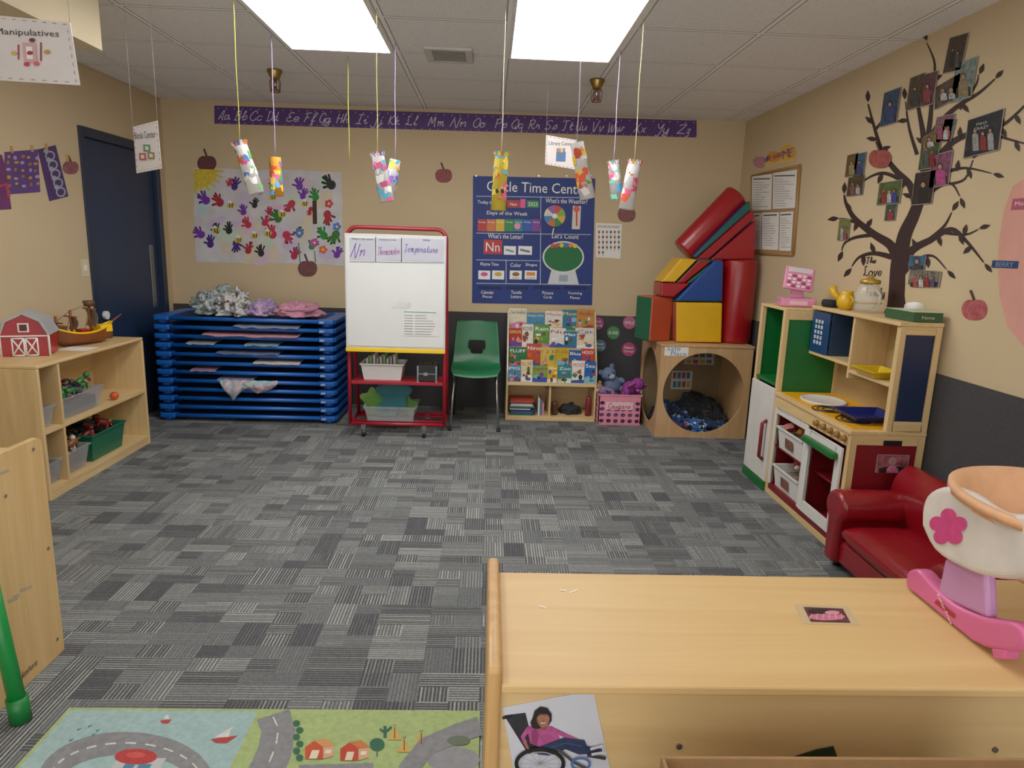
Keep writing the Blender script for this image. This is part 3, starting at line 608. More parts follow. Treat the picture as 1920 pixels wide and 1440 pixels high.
bookdefs=[
 [('One Hundred','#d7cfb3','#2a2a2a'),('Hungry Ants','#3a80a8','#f5e6b0'),('Maisy','#d9d4c8','#c7362f'),('Moo','#1f6f8a','#f2d24a'),('Aladdin','#b97a20','#7a1a5a')],
 [('DINOS','#a82520','#f2e34a'),('ROSIE','#dfd8c8','#303030'),('Rain','#4f8a30','#ffffff'),('Nu','#d9d4ca','#c02525'),('Max','#1f6f90','#ffffff'),('Cat','#d4ccb8','#2a66a8')],
 [('FLUFF','#1f683a','#ffffff'),('Nino','#b84520','#ffffff'),('1 2 3','#d0b040','#2a4a9a'),('Dr. Seuss','#b9a21a','#c7362f'),('Blue','#2a4f90','#ffffff'),('HOO!','#c33a18','#ffffff')],
 [('PIG','#4a7aa0','#ffffff'),('FLUFF','#d8c898','#c76a2f'),('FARM','#789840','#803020'),('Yellow','#d8a810','#ffffff'),('Zoo','#2a7880','#ffffff'),('MOO!','#e0e0da','#c7362f'),('Sea','#1a58a0','#ffffff')]]
cols_=['#d8a03a','#6a3a20','#1a7a4a','#a02a3a','#2a4aa0','#e2e2de','#6a3a90','#1f2024','#c85a1a','#7ab0c8','#c8789a']
class Fix(Plane):
    def P(s,x,y,off=0): return s.c
    def su(s,x,y): return 1
    def sv(s,x,y): return 1
for ti,(yy,zz) in enumerate(tiers):
    row=bookdefs[3-ti]; n=len(row); ws=[random.uniform(.8,1.25) for _ in row]; tot=sum(ws); wacc=0
    for i,(tt_,c1,c2) in enumerate(row):
        wd=(rx1-rx0-.03)*ws[i]/tot; bw=wd*random.uniform(.95,1.08); xx=rx0+.015+(rx1-rx0-.03)*wacc/tot; wacc+=ws[i]; xx=min(xx,rx1-.013-bw); bh=random.uniform(.145,.205); yb=yy-.003+.011*(i%2)
        e=thing('picture_book',"children's picture book with bright illustrated cover, facing out",'book',(xx+bw/2,yb,zz),'picture books on the display rack')
        cv=B(); cv.box(xx,xx+bw,yb-.005,yb-.003,zz+.0005,zz+bh,mat(c1,.35,.12,25)).box(xx,xx+bw,yb+.003,yb+.005,zz+.0005,zz+bh,mat(c1,.35,.12,25)); cvo=cv.make('cover',e)
        B().box(xx+.002,xx+bw-.002,yb-.003,yb+.003,zz+.002,zz+bh-.002,PAPER).make('pages',e)
        b=B()
        def ctr(fx,fz,k=0): return V((xx+bw*min(.98,max(.02,fx)),yb-.0054-.0002*k,zz+bh*min(.97,max(.02,fz))))
        gh=random.uniform(.12,.4); b.poly([ctr(0,0),ctr(1,0),ctr(1,gh),ctr(.6,gh+random.uniform(-.05,.1)),ctr(0,gh*.8)],mat(random.choice(cols_),.5,.15,40))
        for k in range(random.randint(4,7)):
            cx_,cz_=random.uniform(.15,.85),random.uniform(.12,.62); rx_,rz_=random.uniform(.06,.26),random.uniform(.04,.16); a0=random.random()*3; nn=random.choice((3,4,5,9,9)); m2=mat(random.choice(cols_),.5,.15,40)
            b.poly([ctr(cx_+rx_*math.cos(a0+j*2*math.pi/nn),cz_+rz_*math.sin(a0+j*2*math.pi/nn),k+1) for j in range(nn)],m2)
        b.make('cover_picture',cvo)
        W_=Fix(1,0,X,Z,-Y); W_.c=ctr(.5,.82,9)
        b=B(); b.text(W_,tt_,0,0,bw*.84,bh*.16,mat(c2,.5)); b.make('title',cvo)
        e.rotation_euler=(0,random.uniform(-.025,.025),0)
zz=.036; xx=rx0+.03
for i in range(13):
    hgt=random.uniform(.007,.013); w_=random.uniform(.17,.22); ox=random.uniform(0,.02)
    B().box(xx+ox,xx+ox+w_,ry+.02,ry+.24,zz,zz+hgt,mat(random.choice(['#c8c4b8','#2a5a8a','#b03a2a','#d0a030','#3a7a4a','#1a2a5a','#e0e0da','#6a1a2a']),.4)).make('stacked_book',label='thin picture book lying in a stack in cubby',cat='book',group='stacked books in the lower cubby',bevel=.001)
    zz+=hgt+.0006
xx=xx+.245
for i in range(3):
    B().box(xx+i*.018,xx+i*.018+.014,ry+.04,ry+.24,.0355,.18-.02*i,mat(('#dfd9d0','#5a7aa0','#c89090')[i],.4)).make('upright_book',label='picture book standing upright in cubby',cat='book',group='upright books in the lower cubby',bevel=.001)
xr=xm+.02
B().lathe((xr+.03,ry+.08,.0355),[(0,0),(.027,0),(.027,.09),(.029,.095),(.029,.11),(0,.11)],mat('#5a3a2a',.4)).make('jar_with_lid',label='small brown jar standing in rack cubby',cat='jar')
B().lathe((rx1-.05,ry+.07,.0355),[(0,0),(.026,0),(.026,.13),(.02,.15),(.02,.165),(0,.165)],mat('#7a2430',.4)).make('bottle_container',label='dark red plastic bottle in rack cubby',cat='bottle')
blanket(((xm+rx1)/2,ry+.16,.0355),(.085,.08,.06),mat('#222226',.9,.2,40),'cloth_bag','dark crumpled cloth bag in rack cubby',8.2,cat='bag')

# ---------- pink crate
ky=FL(1160,797).y; KW=YP(ky); kx0=KW.P(1122,770).x; kx1=KW.P(1202,770).x; kz=KW.P(1160,740).z; kd=ky+(kx1-kx0)*.9
CPK=mat('#dc869e',.5,.03); t=thing('milk_crate','pink plastic milk crate holding plush toys','crate',((kx0+kx1)/2,(ky+kd)/2,0))
def lattice(b,o,u,v,n,W_,H_,nx,nz,rows,th,m):
    cw=W_/nx; ch=H_/nz
    for i in range(nx):
        for j in range(nz):
            c=o+u*(cw*(i+.5))+v*(ch*(j+.5)); op=[];ip=[]
            if j in rows:
                b.prism([c-u*cw/2-v*ch/2,c+u*cw/2-v*ch/2,c+u*cw/2+v*ch/2,c-u*cw/2+v*ch/2],n*th,m); continue
            for k in range(16):
                g=2*math.pi*k/16; a,s_=math.cos(g),math.sin(g); mx=max(abs(a),abs(s_)); op.append(c+u*(a/mx*cw/2)+v*(s_/mx*ch/2)); ip.append(c+u*(a*cw*.34)+v*(s_*ch*.34))
            b.ring(op,ip,n*th,m)
Wd=kx1-kx0; Dd=kd-ky
for o_,u_,n_,L_ in ((V((kx0,ky,.01)),X,Y,Wd),(V((kx0,kd,.01)),X,-Y,Wd),(V((kx0,ky,.01)),Y,X,Dd),(V((kx1,ky,.01)),Y,-X,Dd)):
    b=B(); lattice(b,o_,u_,Z,n_,L_,kz-.01,6,5,(4,),.008,CPK); b.make('crate_wall',t)
B().box(kx0,kx1,ky,kd,0,.012,CPK).make('crate_base',t)
b=B()
for (a_,b2,c_,d2) in ((kx0-.004,kx1+.004,ky-.004,ky+.014),(kx0-.004,kx1+.004,kd-.014,kd+.004),(kx0-.004,kx0+.014,ky+.014,kd-.014),(kx1-.014,kx1+.004,ky+.014,kd-.014)): b.box(a_,b2,c_,d2,kz-.014,kz,CPK)
b.make('crate_rim',t,.003)
Wq=YP(ky-.001); b=B(); b.rect(Wq,1136,753,1186,769,mat('#e3bdc6'),.001,.002); script(b,Wq,'Cougars',1161,761,40,10,mat('#b03a5a'),.004,1.2); b.make('name_plate',t)
def plush(name,lab,c,s,h,h2,rz=0,ears='round',rx=0,ry_=0):
    t=thing(name,lab,'plush toy',V(c),'plush toys in the crate'); m=mat(h,.95,.2,60,.5); m2=mat(h2,.95,.1,60); c=V(c); M=Matrix.Translation(c)@Matrix.Rotation(rz,4,'Z')@Matrix.Rotation(rx,4,'X')@Matrix.Rotation(ry_,4,'Y')
    b=B(); b.M=M; b.ball((0,0,s*.5),(s*.5,s*.42,s*.5),m)
    for sx in (-1,1):
        b.ball((sx*s*.45,-s*.25,s*.55),(s*.17,s*.34,s*.17),m,12,8); b.ball((sx*s*.3,-s*.4,s*.15),(s*.18,s*.38,s*.16),m,12,8)
    b.make('plush_body',t)
    b=B(); b.M=M; b.ball((0,-s*.05,s*1.15),(s*.42,s*.38,s*.36),m); b.ball((0,-s*.4,s*1.05),(s*.18,s*.14,s*.13),m2,12,8)
    for sx in (-1,1): b.ball((sx*s*.15,-s*.38,s*1.22),s*.045,BLACK,8,6)
    hd=b.make('plush_head',t)
    for sx in (-1,1):
        b=B(); b.M=M
        if ears=='round': b.ball((sx*s*.36,0,s*1.42),(s*.14,s*.07,s*.16),m,12,8)
        else: b.ball((sx*s*.5,-.02,s*1.05),(s*.17,s*.07,s*.34),m2,12,8)
        b.make('plush_ear',hd)
pz=kz*.72
B().box(kx0+.015,kx1-.015,ky+.015,kd-.015,.02,pz-.003,mat('#6f5380',.95,.4,30)).make('plush_pile',label='stuffed toys filling the inside of the crate',cat='plush toys',kind='stuff',bevel=.02)
plush('plush_bear','grey blue plush bear slumped on top of the pink crate',(kx0+Wd*.5,ky+.24,pz+.04),.16,'#67789a','#98a4af',.3,'round',0,-.45)
plush('plush_monkey','tan plush toy leaning out of the pink crate',(kx0+Wd*.2,ky+.15,pz+.0),.11,'#a0855f','#b8a480',-.3,'round',.3,-.5)
plush('plush_elephant','magenta purple plush toy hanging over crate edge',(kx0+Wd*.66,ky+.14,pz+.07),.14,'#93388e','#b8559a',.3,'long',.9,.35)
plush('plush_rabbit','small lavender plush toy in the pink crate',(kx0+Wd*.4,ky+.12,pz+.04),.1,'#866aa0','#a890b8',-.1,'long',.8,-.9)

# ---------- play cube
q0=FL(1228,820); q1=FL(1395,822); qx0=q0.x; qx1=min(q1.x,XR-.03); qy=(q0.y+q1.y)/2; qz=U(1320,647,1,qy).z; qb=qy+(qx1-qx0)*.92
t=thing('play_cube','birch plywood play cube hideaway with large round openings','play cube',((qx0+qx1)/2,(qy+qb)/2,0))
def holed(o,u,v,n,W_,H_,cu,cv,r,th,m,N=64):
    op=[];ip=[]
    angs=[2*math.pi*k/N for k in range(N)]+[math.atan2(b_,a_)%(2*math.pi) for a_,b_ in ((W_-cu,H_-cv),(-cu,H_-cv),(-cu,-cv),(W_-cu,-cv))]
    for g in sorted(set(angs)):
        a,s_=math.cos(g),math.sin(g); t1=[]
        if a>1e-6: t1.append((W_-cu)/a)
        if a<-1e-6: t1.append(-cu/a)
        if s_>1e-6: t1.append((H_-cv)/s_)
        if s_<-1e-6: t1.append(-cv/s_)
        tt=min(t1); op.append(o+u*(cu+a*tt)+v*(cv+s_*tt)); ip.append(o+u*(cu+a*r)+v*(cv+s_*r))
    b=B(); b.ring(op,ip,n*th,m); return b
Wc=qx1-qx0; Hc=qz-.02; th=.018; yP=YP(qy)
rr=(yP.P(1395,735).x-yP.P(1243,735).x)/2; cu=(yP.P(1395,735).x+yP.P(1243,735).x)/2-qx0; rr=min(rr,Hc/2-.03)
holed(V((qx0,qy,0)),X,Z,Y,Wc,Hc,min(cu,Wc-rr-.03),Hc/2,rr,th,PLY).make('front_panel',t)
Dc=qb-qy
holed(V((qx0,qy+th,0)),Y,Z,X,Dc-2*th,Hc,Dc/2-th,Hc/2,rr*.95,th,PLY).make('side_panel',t)
B().box(qx1-th,qx1,qy+th,qb-th,0,Hc,PLY).make('side_panel',t,.002)
B().box(qx0,qx1,qb-th,qb,0,Hc,mat('#78624480'[:7],.6)).make('back_panel',t)  # browner than the plywood: the interior's shade is put into its colour
B().box(qx0-.006,qx1+.006,qy-.006,qb,Hc,qz,PLY).make('top_panel',t,.004)
b2=B(); b2.rect(yP,1247,648,1290,668,PAPER,.0005,.001); s=b2.make('sign_label',label='small sticker sign on the plywood play cube',cat='sign'); b=B(); b.text(yP,'Safe',1263,653,26,9,mat('#5a7fb8'),.003,.1); b.text(yP,'Place',1272,663,30,8,mat('#5a7fb8'),.003,.1); b.make('lettering',s)
IW=YP(qb-th)
for x0_,y0_,x1_,y1_,c_ in ((1260,695,1296,730,'#3a4a6a'),(1285,660,1338,684,'#5a5a62')):
    b=B(); b.rect(IW,x0_,y0_,x1_,y1_,mat('#b0aaa0'),.0005,.001); fo=b.make('feelings_chart',label='small picture chart fixed inside the play cube',cat='poster')
    b=B()
    for i in range(4):
        for j in range(2):
            ww=(x1_-x0_)/4.4; b.rect(IW,x0_+2+ww*i*1.05,y0_+3+j*(y1_-y0_)/2.1,x0_+ww*i*1.05+ww*.9,y0_+j*(y1_-y0_)/2.1+(y1_-y0_)/2.4,mat(random.choice(['#903530','#2a5a8a','#a9822a','#3a6a4a',c_])),.003)
    b.make('print',fo)
for i,(fx,fy,s_,c_,c2_) in enumerate(((.28,.25,.14,'#15397a','#a03030'),(.50,.25,.15,'#2a5a98','#cfd8e0'),(.72,.3,.15,'#1a2846','#4a7ab0'),(.3,.6,.17,'#10162c','#2a4a80'),(.62,.62,.22,'#101014','#2a2c34'),(.72,.5,.16,'#14141c','#3a2c24'),(.42,.45,.13,'#20406f','#8a9ab0'))):
    blanket((qx0+Wc*fx,qy+Dc*fy,.001*i),(s_,s_*.9,s_*(.5 if i<3 else .85)),spotted('cushion_print%d'%i,c_,'#101218',c2_,14),'floor_cushion','dark blue patterned cushion lying inside the play cube',i*3.1,.3,grp='cushions in the play cube',cat='cushion',fr=.7)

# ---------- soft blocks on cube
SR=mat('#960e18',.3,.06,bump=.1,coat=.1); SB=mat('#103c84',.35,.05); SG=mat('#105639',.35,.05); SY=mat('#d8a414',.35,.05); SO=mat('#b24428',.38,.05); ST=mat('#10544d',.35,.05)
sy0=qy+.1; zq=qz+.001
def block(name,pts,dep,mf,ms,lab,y=sy0):
    b=B(); W_=YP(y); q=[W_.P(*p) for p in pts]
    for p in q: p.z=max(p.z,zq)
    n=len(q); qq=[p+V((0,dep,0)) for p in q]
    b.add(q+qq,[tuple(range(n))],mf); b.add(q+qq,[tuple(range(n,2*n))],mf)
    for i in range(n): b.add(q+qq,[(i,(i+1)%n,n+(i+1)%n,n+i)],ms[i%len(ms)])
    return b.make(name,label=lab,cat='foam block',group='soft climbing blocks',bevel=.012,bseg=3)
S=YP(sy0)
ol=S.P(1199,600).x; orr=S.P(1264,600).x; oz=S.P(1230,557).z; s_=(orr-ol)*.76
b=B(); b.M=Matrix.Translation((orr-s_*.5-.03,sy0+s_*.62,0))@Matrix.Rotation(.42,4,'Z'); h_=s_/2
for f_,m_ in (((0,1,5,4),SO),((1,2,6,5),SO),((2,3,7,6),SG),((3,0,4,7),SG),((4,5,6,7),SO),((0,3,2,1),SO)):
    b.add([(-h_,-h_,zq),(h_,-h_,zq),(h_,h_,zq),(-h_,h_,zq),(-h_,-h_,oz),(h_,-h_,oz),(h_,h_,oz),(-h_,h_,oz)],[f_],m_)
b.make('foam_cube',label='orange vinyl foam block with green side on the play cube',cat='foam block',group='soft climbing blocks',bevel=.014,bseg=3)
block('foam_cube',[(1268,643),(1353,643),(1355,568),(1268,567)],.3,SY,[SO,SY,SY,SO],'yellow vinyl foam cube with orange side')
cl=S.P(1359,560).x; cr_=min(S.P(1428,560).x,XR-.03); r_=(cr_-cl)/2
b=B(); b.cyl(((cl+cr_)/2,sy0+r_,zq),((cl+cr_)/2,sy0+r_,S.P(1390,488).z),r_,SR,seg=40); b.make('foam_column',label='tall upright red vinyl foam cylinder on the play cube',cat='foam block',group='soft climbing blocks',bevel=.015,bseg=3)
block('foam_wedge',[(1266,565),(1355,566),(1357,489),(1340,489)],.28,SB,[SG,SR,SB,SB],'blue vinyl foam wedge resting on yellow cube')
block('foam_step',[(1238,556),(1264,558),(1296,531),(1240,530)],.25,SR,[SR],'red vinyl foam step block on orange cube',y=sy0+.02)
block('foam_slab',[(1240,529),(1266,530),(1308,487),(1278,484)],.27,SY,[SG,SG,SY,SY],'yellow vinyl foam slab leaning on the pile',y=sy0+.02)
block('foam_slab',[(1268,531),(1284,531),(1336,489),(1311,487)],.27,SR,[SR,SR,SG,SG],'red and green vinyl foam slab leaning on pile',y=sy0+.02)
block('foam_slab',[(1286,531),(1296,531),(1354,489),(1338,489)],.27,SG,[SG,SG,SG,SG],'green vinyl foam edge slab beside blue wedge',y=sy0+.03)
block('foam_ramp',[(1332,487),(1415,487),(1418,412)],.25,SR,[SR],'long red vinyl foam wedge on top of the pile',y=sy0+.06)
block('foam_slab',[(1306,486),(1328,487),(1417,408),(1409,394)],.25,SR,[SB,SB,SR,SR],'long red vinyl foam slab sloping up the pile',y=sy0+.06)
block('foam_slab',[(1300,480),(1305,485),(1408,394),(1407,376),(1394,386)],.25,ST,[SB,SB,SG,SG],'long teal and blue vinyl foam slab leaning on the ramp',y=sy0+.07)
b=B(); W_=YP(sy0+.19); a=W_.P(1298,464); c=W_.P(1374,386); ax_=(c-a).normalized(); of=V((-ax_.z,0,ax_.x))*.035
b.cyl(a-ax_*.07+of,c+ax_*.08+of,.098,SR,seg=36); b.make('foam_bolster',label='long red vinyl foam bolster lying aslant on pile',cat='foam block',group='soft climbing blocks',bevel=.02,bseg=3)

# ---------- bulletin board, letters
b=B(); b.flat(WR,[(1412,475),(1490,478),(1503,310),(1412,330)],mat('#a38254',.8,.1,60),.001,.008); bb=b.make('bulletin_board',label='wood-framed cork bulletin board with printed sheets pinned',cat='bulletin board')
c4=[WR.P(1412,475,.009),WR.P(1490,478,.009),WR.P(1503,310,.009),WR.P(1412,330,.009)]
b=B()
for i in range(4): b.tube([c4[i],c4[(i+1)%4]],.010,mat('#9f7440',.5),6)
b.make('board_frame',bb)
for (pp) in ([(1413,395),(1449,393),(1451,326),(1413,331)],[(1452,392),(1494,390),(1498,318),(1453,325)],[(1413,468),(1430,468),(1431,400),(1413,400)],[(1432,468),(1462,469),(1464,398),(1432,399)],[(1464,470),(1486,471),(1491,396),(1466,398)]):
    b=B(); b.flat(WR,pp,PAPER,.012,.001); s=b.make('printed_sheet',label='white printed information sheet pinned to cork board',cat='paper',group='sheets on the bulletin board')
    b=B(); x0_=min(p[0] for p in pp)+3;x1_=max(p[0] for p in pp)-4;y0_=max(pp[2][1],pp[3][1])+4;y1_=min(pp[0][1],pp[1][1])-4
    yv_=y0_+3
    b.line(WR,[(x0_,y0_+1),(x1_,y0_)],2.5,mat('#4a4a4a'),.014)
    while yv_+4<y1_:
        yv_+=4.5; b.line(WR,[(x0_,yv_),(x0_+(x1_-x0_)*random.uniform(.4,1),yv_)],.9,mat('#8a8a8a'),.014)
    b.make('print',s)
b=B(); pts=[]
for i in range(24):
    g=i*math.pi/12; r_=1-.25*max(0,-math.sin(g))**4; pts.append((1425+13*r_*math.cos(g),303+12*math.sin(g)*r_))
b.flat(WR,pts,mat('#b87a8a'),.0005,.002); b.line(WR,[(1436,312),(1452,305),(1470,300),(1491,297)],12,mat('#d8b468'),.0030); b.ell(WR,1478,286,15,15,mat('#d8a838'),.0033,16); b.ell(WR,1452,294,13,10,mat('#d88a3a'),.0034,16)
s=b.make('bulletin_header',label='colourful cut-out lettering above the bulletin board ending in ME',cat='sign')
b=B()
for i,ch in enumerate('All About'):
    if ch!=' ': b.text(WR,ch,1436+i*3.9,299-i*1.3,3.6,8.5,mat(('#a02a3a','#2a4aa0','#b0501a')[i%3]),.0055)
b.text(WR,'M',1474,288,10,15,mat('#6a2fa0'),.0055,0,.1); b.text(WR,'E',1484.5,286,8,15,mat('#a02a6a'),.0055,0,.1); b.make('lettering',s)

# ---------- tree decal
TB=mat('#2b1614',.6,.05); b=B(); k_=[0]
def br(pts,w0,w1):
    k_[0]+=1; sp_=[(p.x,p.y) for p in spline([V((x,y,0)) for x,y in pts],5)]; b.line(WR,sp_,w0,TB,.0008+k_[0]*.00004,w1)
br([(1677,604),(1682,540),(1684,500),(1689,470)],32,27)
br([(1654,604),(1669,575),(1678,535),(1682,500)],12,12); br([(1702,604),(1693,575),(1689,535),(1687,500)],12,12)
br([(1688,485),(1697,440),(1715,400),(1733,345),(1735,300),(1731,250),(1722,200),(1716,150)],30,3)
br([(1686,500),(1672,462),(1640,440),(1605,412),(1588,385),(1583,365)],22,3)
br([(1640,440),(1605,445),(1585,455),(1578,470)],8,2); br([(1672,482),(1640,475),(1612,482),(1597,500)],11,2); br([(1618,423),(1590,412),(1573,410)],7,2)
br([(1720,400),(1708,350),(1680,320),(1655,285),(1640,240),(1628,195)],17,3)
br([(1692,338),(1660,325),(1635,330),(1612,345)],9,2); br([(1640,245),(1655,225),(1660,205)],6,2)
br([(1733,330),(1740,280),(1760,235),(1795,200),(1835,175),(1866,148)],17,3)
br([(1737,280),(1745,220),(1748,170),(1753,120),(1738,80)],11,2); br([(1720,290),(1705,240),(1698,190)],8,2)
br([(1740,330),(1780,272),(1830,247),(1880,235),(1925,195)],15,4); br([(1825,247),(1860,252),(1895,262),(1925,270)],8,3)
br([(1736,345),(1770,325),(1810,315),(1860,325)],11,2); br([(1725,378),(1760,350),(1785,345),(1800,368)],10,2); br([(1800,205),(1830,160),(1835,140)],6,2)
br([(1688,508),(1710,470),(1745,450),(1785,430),(1815,455),(1845,492)],18,3); br([(1740,452),(1770,425),(1785,398)],9,2); br([(1770,436),(1810,440),(1835,430)],7,2)
br([(1690,518),(1720,487),(1750,480),(1775,505)],9,2); br([(1783,345),(1810,335),(1825,300)],6,2)
for x,y,g in [(1583,362,-1.5),(1580,472,2),(1596,504,2.3),(1572,409,3),(1628,190,-1.6),(1610,348,2.6),(1660,200,-1.5),(1868,146,-.8),(1838,138,-1.2),(1738,75,-1.9),(1697,185,-1.6),(1864,326,.3),(1802,372,1.2),(1848,495,.9),(1787,394,-1),(1838,428,-.3),(1778,508,.8),(1826,296,-1),(1880,240,1.2),(1610,415,2),(1638,232,-2.4),(1645,262,3.3),(1652,282,-.4),(1703,225,3.0),(1750,150,-.5),(1765,232,1.4),(1805,195,.9),(1780,272,1.2),(1800,258,-1.5),(1850,243,-1.2),(1880,235,-1.6),(1815,316,1.2),(1795,320,-1.4),(1700,342,2.5),(1655,326,2.0),(1596,397,-2),(1620,478,1.6),(1640,474,-1.9),(1760,442,1.3),(1720,466,-2),(1740,482,1.5),(1800,440,1.2),(1822,462,2.4),(1808,440,-1.3),(1712,370,-2.8),(1625,427,-1),(1735,270,-2.5),(1905,215,1.1),(1905,265,1.2)]:
    L=19; c_,s_=math.cos(g),math.sin(g); k_[0]+=1
    pts=[(x+c_*L*u_-s_*w_*4.6,y+s_*L*u_+c_*w_*4.6) for u_,w_ in ((-.1,0),(.25,.8),(.55,1),(.85,.5),(1.1,0),(.85,-.5),(.55,-1),(.25,-.8))]
    b.flat(WR,pts,TB,.0008+k_[0]*.00004)
b.make('tree_decal',label='dark brown vinyl tree decal with curling branches and leaves',cat='wall decal')
b=B()
for s_,x,y,w_,h_ in (('The',1634,488,18,11),('Love',1637,508,34,18),('of a',1630,530,16,8),('Family',1642,548,34,15)):
    script(b,WR,s_,x,y,w_,h_,TB,.0015,1.8)
b.make('wall_quote',label='dark brown script wall lettering beside the tree decal',cat='wall lettering')
def photo(W,x0,y0,x1,y1,bg,ppl,rot=0,lab='small family photo print taped on the tree decal',grp='family photos',off=.006):
    b=B(); b.rect(W,x0,y0,x1,y1,mat('#a19b93',.3,.05),off,.001,rot); o=b.make('photo_print',label=lab,cat='photo',group=grp)
    b=B(); w_=x1-x0;h_=y1-y0; i_=.02
    b.rect(W,x0+w_*i_,y0+h_*i_,x1-w_*i_,y1-h_*i_,mat(bg,.3,.6,35),off+.0016,0,rot)
    cx=(x0+x1)/2;cy=(y0+y1)/2
    def tr(x,y): dx,dy_=x-cx,y-cy; return cx+dx*math.cos(-rot)-dy_*math.sin(-rot),cy+dx*math.sin(-rot)+dy_*math.cos(-rot)
    b.flat(W,[tr(*p) for p in ((x0+w_*.03,y1-h_*.03),(x1-w_*.03,y1-h_*.03),(x1-w_*.03,y1-h_*.3),(x0+w_*.4,y1-h_*.38),(x0+w_*.03,y1-h_*.25))],mat('#2a251e',.3,.5,40),off+.0019)
    for k,(sh,hr) in enumerate(ppl):
        fx=x0+w_*(k+.5)/len(ppl)*.8+w_*.1; r=min(w_/len(ppl),h_)*.17; hy=y0+h_*(.38+.08*(k%2)); o_=off+.0022+k*.0008
        b.flat(W,[tr(*p) for p in ((fx-r*1.9,y1-h_*.03),(fx+r*1.9,y1-h_*.03),(fx+r*1.8,hy+r*2.3),(fx+r*.9,hy+r*1.3),(fx-r*.9,hy+r*1.3),(fx-r*1.8,hy+r*2.3))],mat(sh,.5,.35,60),o_)
        X_,Y_=tr(fx,hy); b.ell(W,X_,Y_-r*.15,r*1.2,r*1.4,mat(hr,.5),o_+.0003,12); b.ell(W,X_,Y_+r*.15,r*.78,r*.95,mat('#a87a5c',.5),o_+.0006,12)
    b.make('photo_image',o)
for a_ in ((1781,74,1807,128,'#3a2c20',[('#222','#1a1512'),('#444','#2a2018')],-.1),(1795,120,1824,182,'#6a7e7a',[('#807050','#5a3a2a')],0),(1759,157,1799,188,'#4a3c36',[('#a8a8a8','#5a4a3a'),('#999','#907860')],.15),
  (1709,146,1728,200,'#463828',[('#333','#1a1512')],0),(1731,142,1752,194,'#503038',[('#80303a','#2a1a15')],-.05),(1660,174,1683,230,'#233c55',[('#2a3a6a','#1a1512')],0),(1758,221,1785,263,'#705058',[('#903a55','#2a1a15'),('#aaa','#3a2a20')],-.05),
  (1732,260,1759,314,'#3c4a30',[('#444','#1a1512'),('#711','#1a1512')],0),(1752,290,1780,348,'#70405a',[('#a03a72','#2a1a15')],.05),(1719,324,1749,382,'#2c2020',[('#111','#111')],0),(1819,222,1874,284,'#202428',[('#888','#5a4a3a'),('#711','#2a1a15'),('#888','#3a2a20')],.05),
  (1591,291,1607,329,'#55401f',[('#8a7a55','#3a2a20')],0),(1607,289,1621,329,'#2f4a62',[('#336','#1a1512')],0),(1593,333,1619,365,'#3c3020',[('#744','#222'),('#999','#222')],0),(1651,343,1689,381,'#46562e',[('#822','#5a3a20'),('#aaa','#a8804a'),('#338','#222')],0),(1664,383,1680,413,'#3a4a3a',[('#833','#222')],0),
  (1576,411,1592,451,'#606838',[('#999','#333'),('#844','#333')],0),(1709,479,1735,507,'#2c546e',[('#333','#222')],0),(1708,505,1763,539,'#6a6458',[('#944','#222'),('#aaa','#5a3a20'),('#822','#222'),('#446','#222')],0),
  (1736,252,1756,276,'#6a5a3a',[('#aaa','#3a2a20')],.2),(1772,226,1788,262,'#455a6a',[('#a44','#2a1a15')],-.15)):
    ppl=[tuple(q if len(q)==7 else '#'+''.join(ch*2 for ch in q[1:]) for q in pr) for pr in a_[5]]
    photo(WR,a_[0],a_[1],a_[2],a_[3],a_[4],ppl,a_[6])
b=B(); b.text(WR,'TWO',1845,232,20,5,mat('#b9bcbf'),.0125); b.text(WR,'CRAZY',1845,240,27,5,mat('#b9bcbf'),.0125); b.make('photo_caption',bpy.data.objects['photo_print.010'])
b=B(); pts=[(1925,332),(1900,350),(1884,395),(1875,450),(1872,500),(1876,555),(1890,612),(1925,655),(2080,640),(2080,320)]
b.flat(WR,pts,mat('#d19486',.8,.06,8),.0005,.003); b.make('paper_birthday_circle',label='large pink paper circle with name tags on wall',cat='wall decoration')
for x0_,y0_,x1_,y1_,c_,tx,tc_,m_ in ((1863,488,1910,504,'#1c3460','BERRY','#7a9ac8',.7),(1901,373,1950,391,'#a84a60','Melody','#e8d0d8',.8)):
    b=B(); b.rect(WR,x0_,y0_,x1_,y1_,mat(c_,.5),.004,.001); s=b.make('name_tag',label='small coloured name tag on pink paper circle',cat='name tag'); B().text(WR,tx,(x0_+x1_)/2,(y0_+y1_)/2,(x1_-x0_)*m_,(y1_-y0_)*.55,mat(tc_),.007).make('lettering',s)

# ---------- left wall art
b=B(); b.flat(WL,[(8,365),(75,360),(70,280),(8,285)],mat('#553676',.7,.1),.0005,.002); s=b.make('dotted_painting',label='purple paper painting with yellow and white dots',cat='artwork')
for i in range(26): B().ell(WL,15+(i%5)*13+rg.uniform(-3,3),294+(i//5)*13+rg.uniform(-3,3),rg.uniform(2.5,5),rg.uniform(2.5,4),mat(('#b09028','#a090b0','#986828')[i%3]),.004+.00002*i,8).make('paint_dot',s)
b=B(); b.flat(WL,[(92,377),(127,368),(103,272),(70,280)],mat('#452b62',.7,.1),.003,.002); s=b.make('circle_print_art',label='purple paper with pale stamped circles hung askew',cat='artwork')
for i in range(5): b=B(); b.line(WL,[(92+i*5+8*math.cos(g),292+i*17+8*math.sin(g)) for g in [k*math.pi/8 for k in range(17)]],3,mat('#999ea8'),.0065+.0001*i); b.ell(WL,84+i*5,283+i*17,5,5,mat('#999ea8'),.0075,8); b.make('stamped_circle',s)
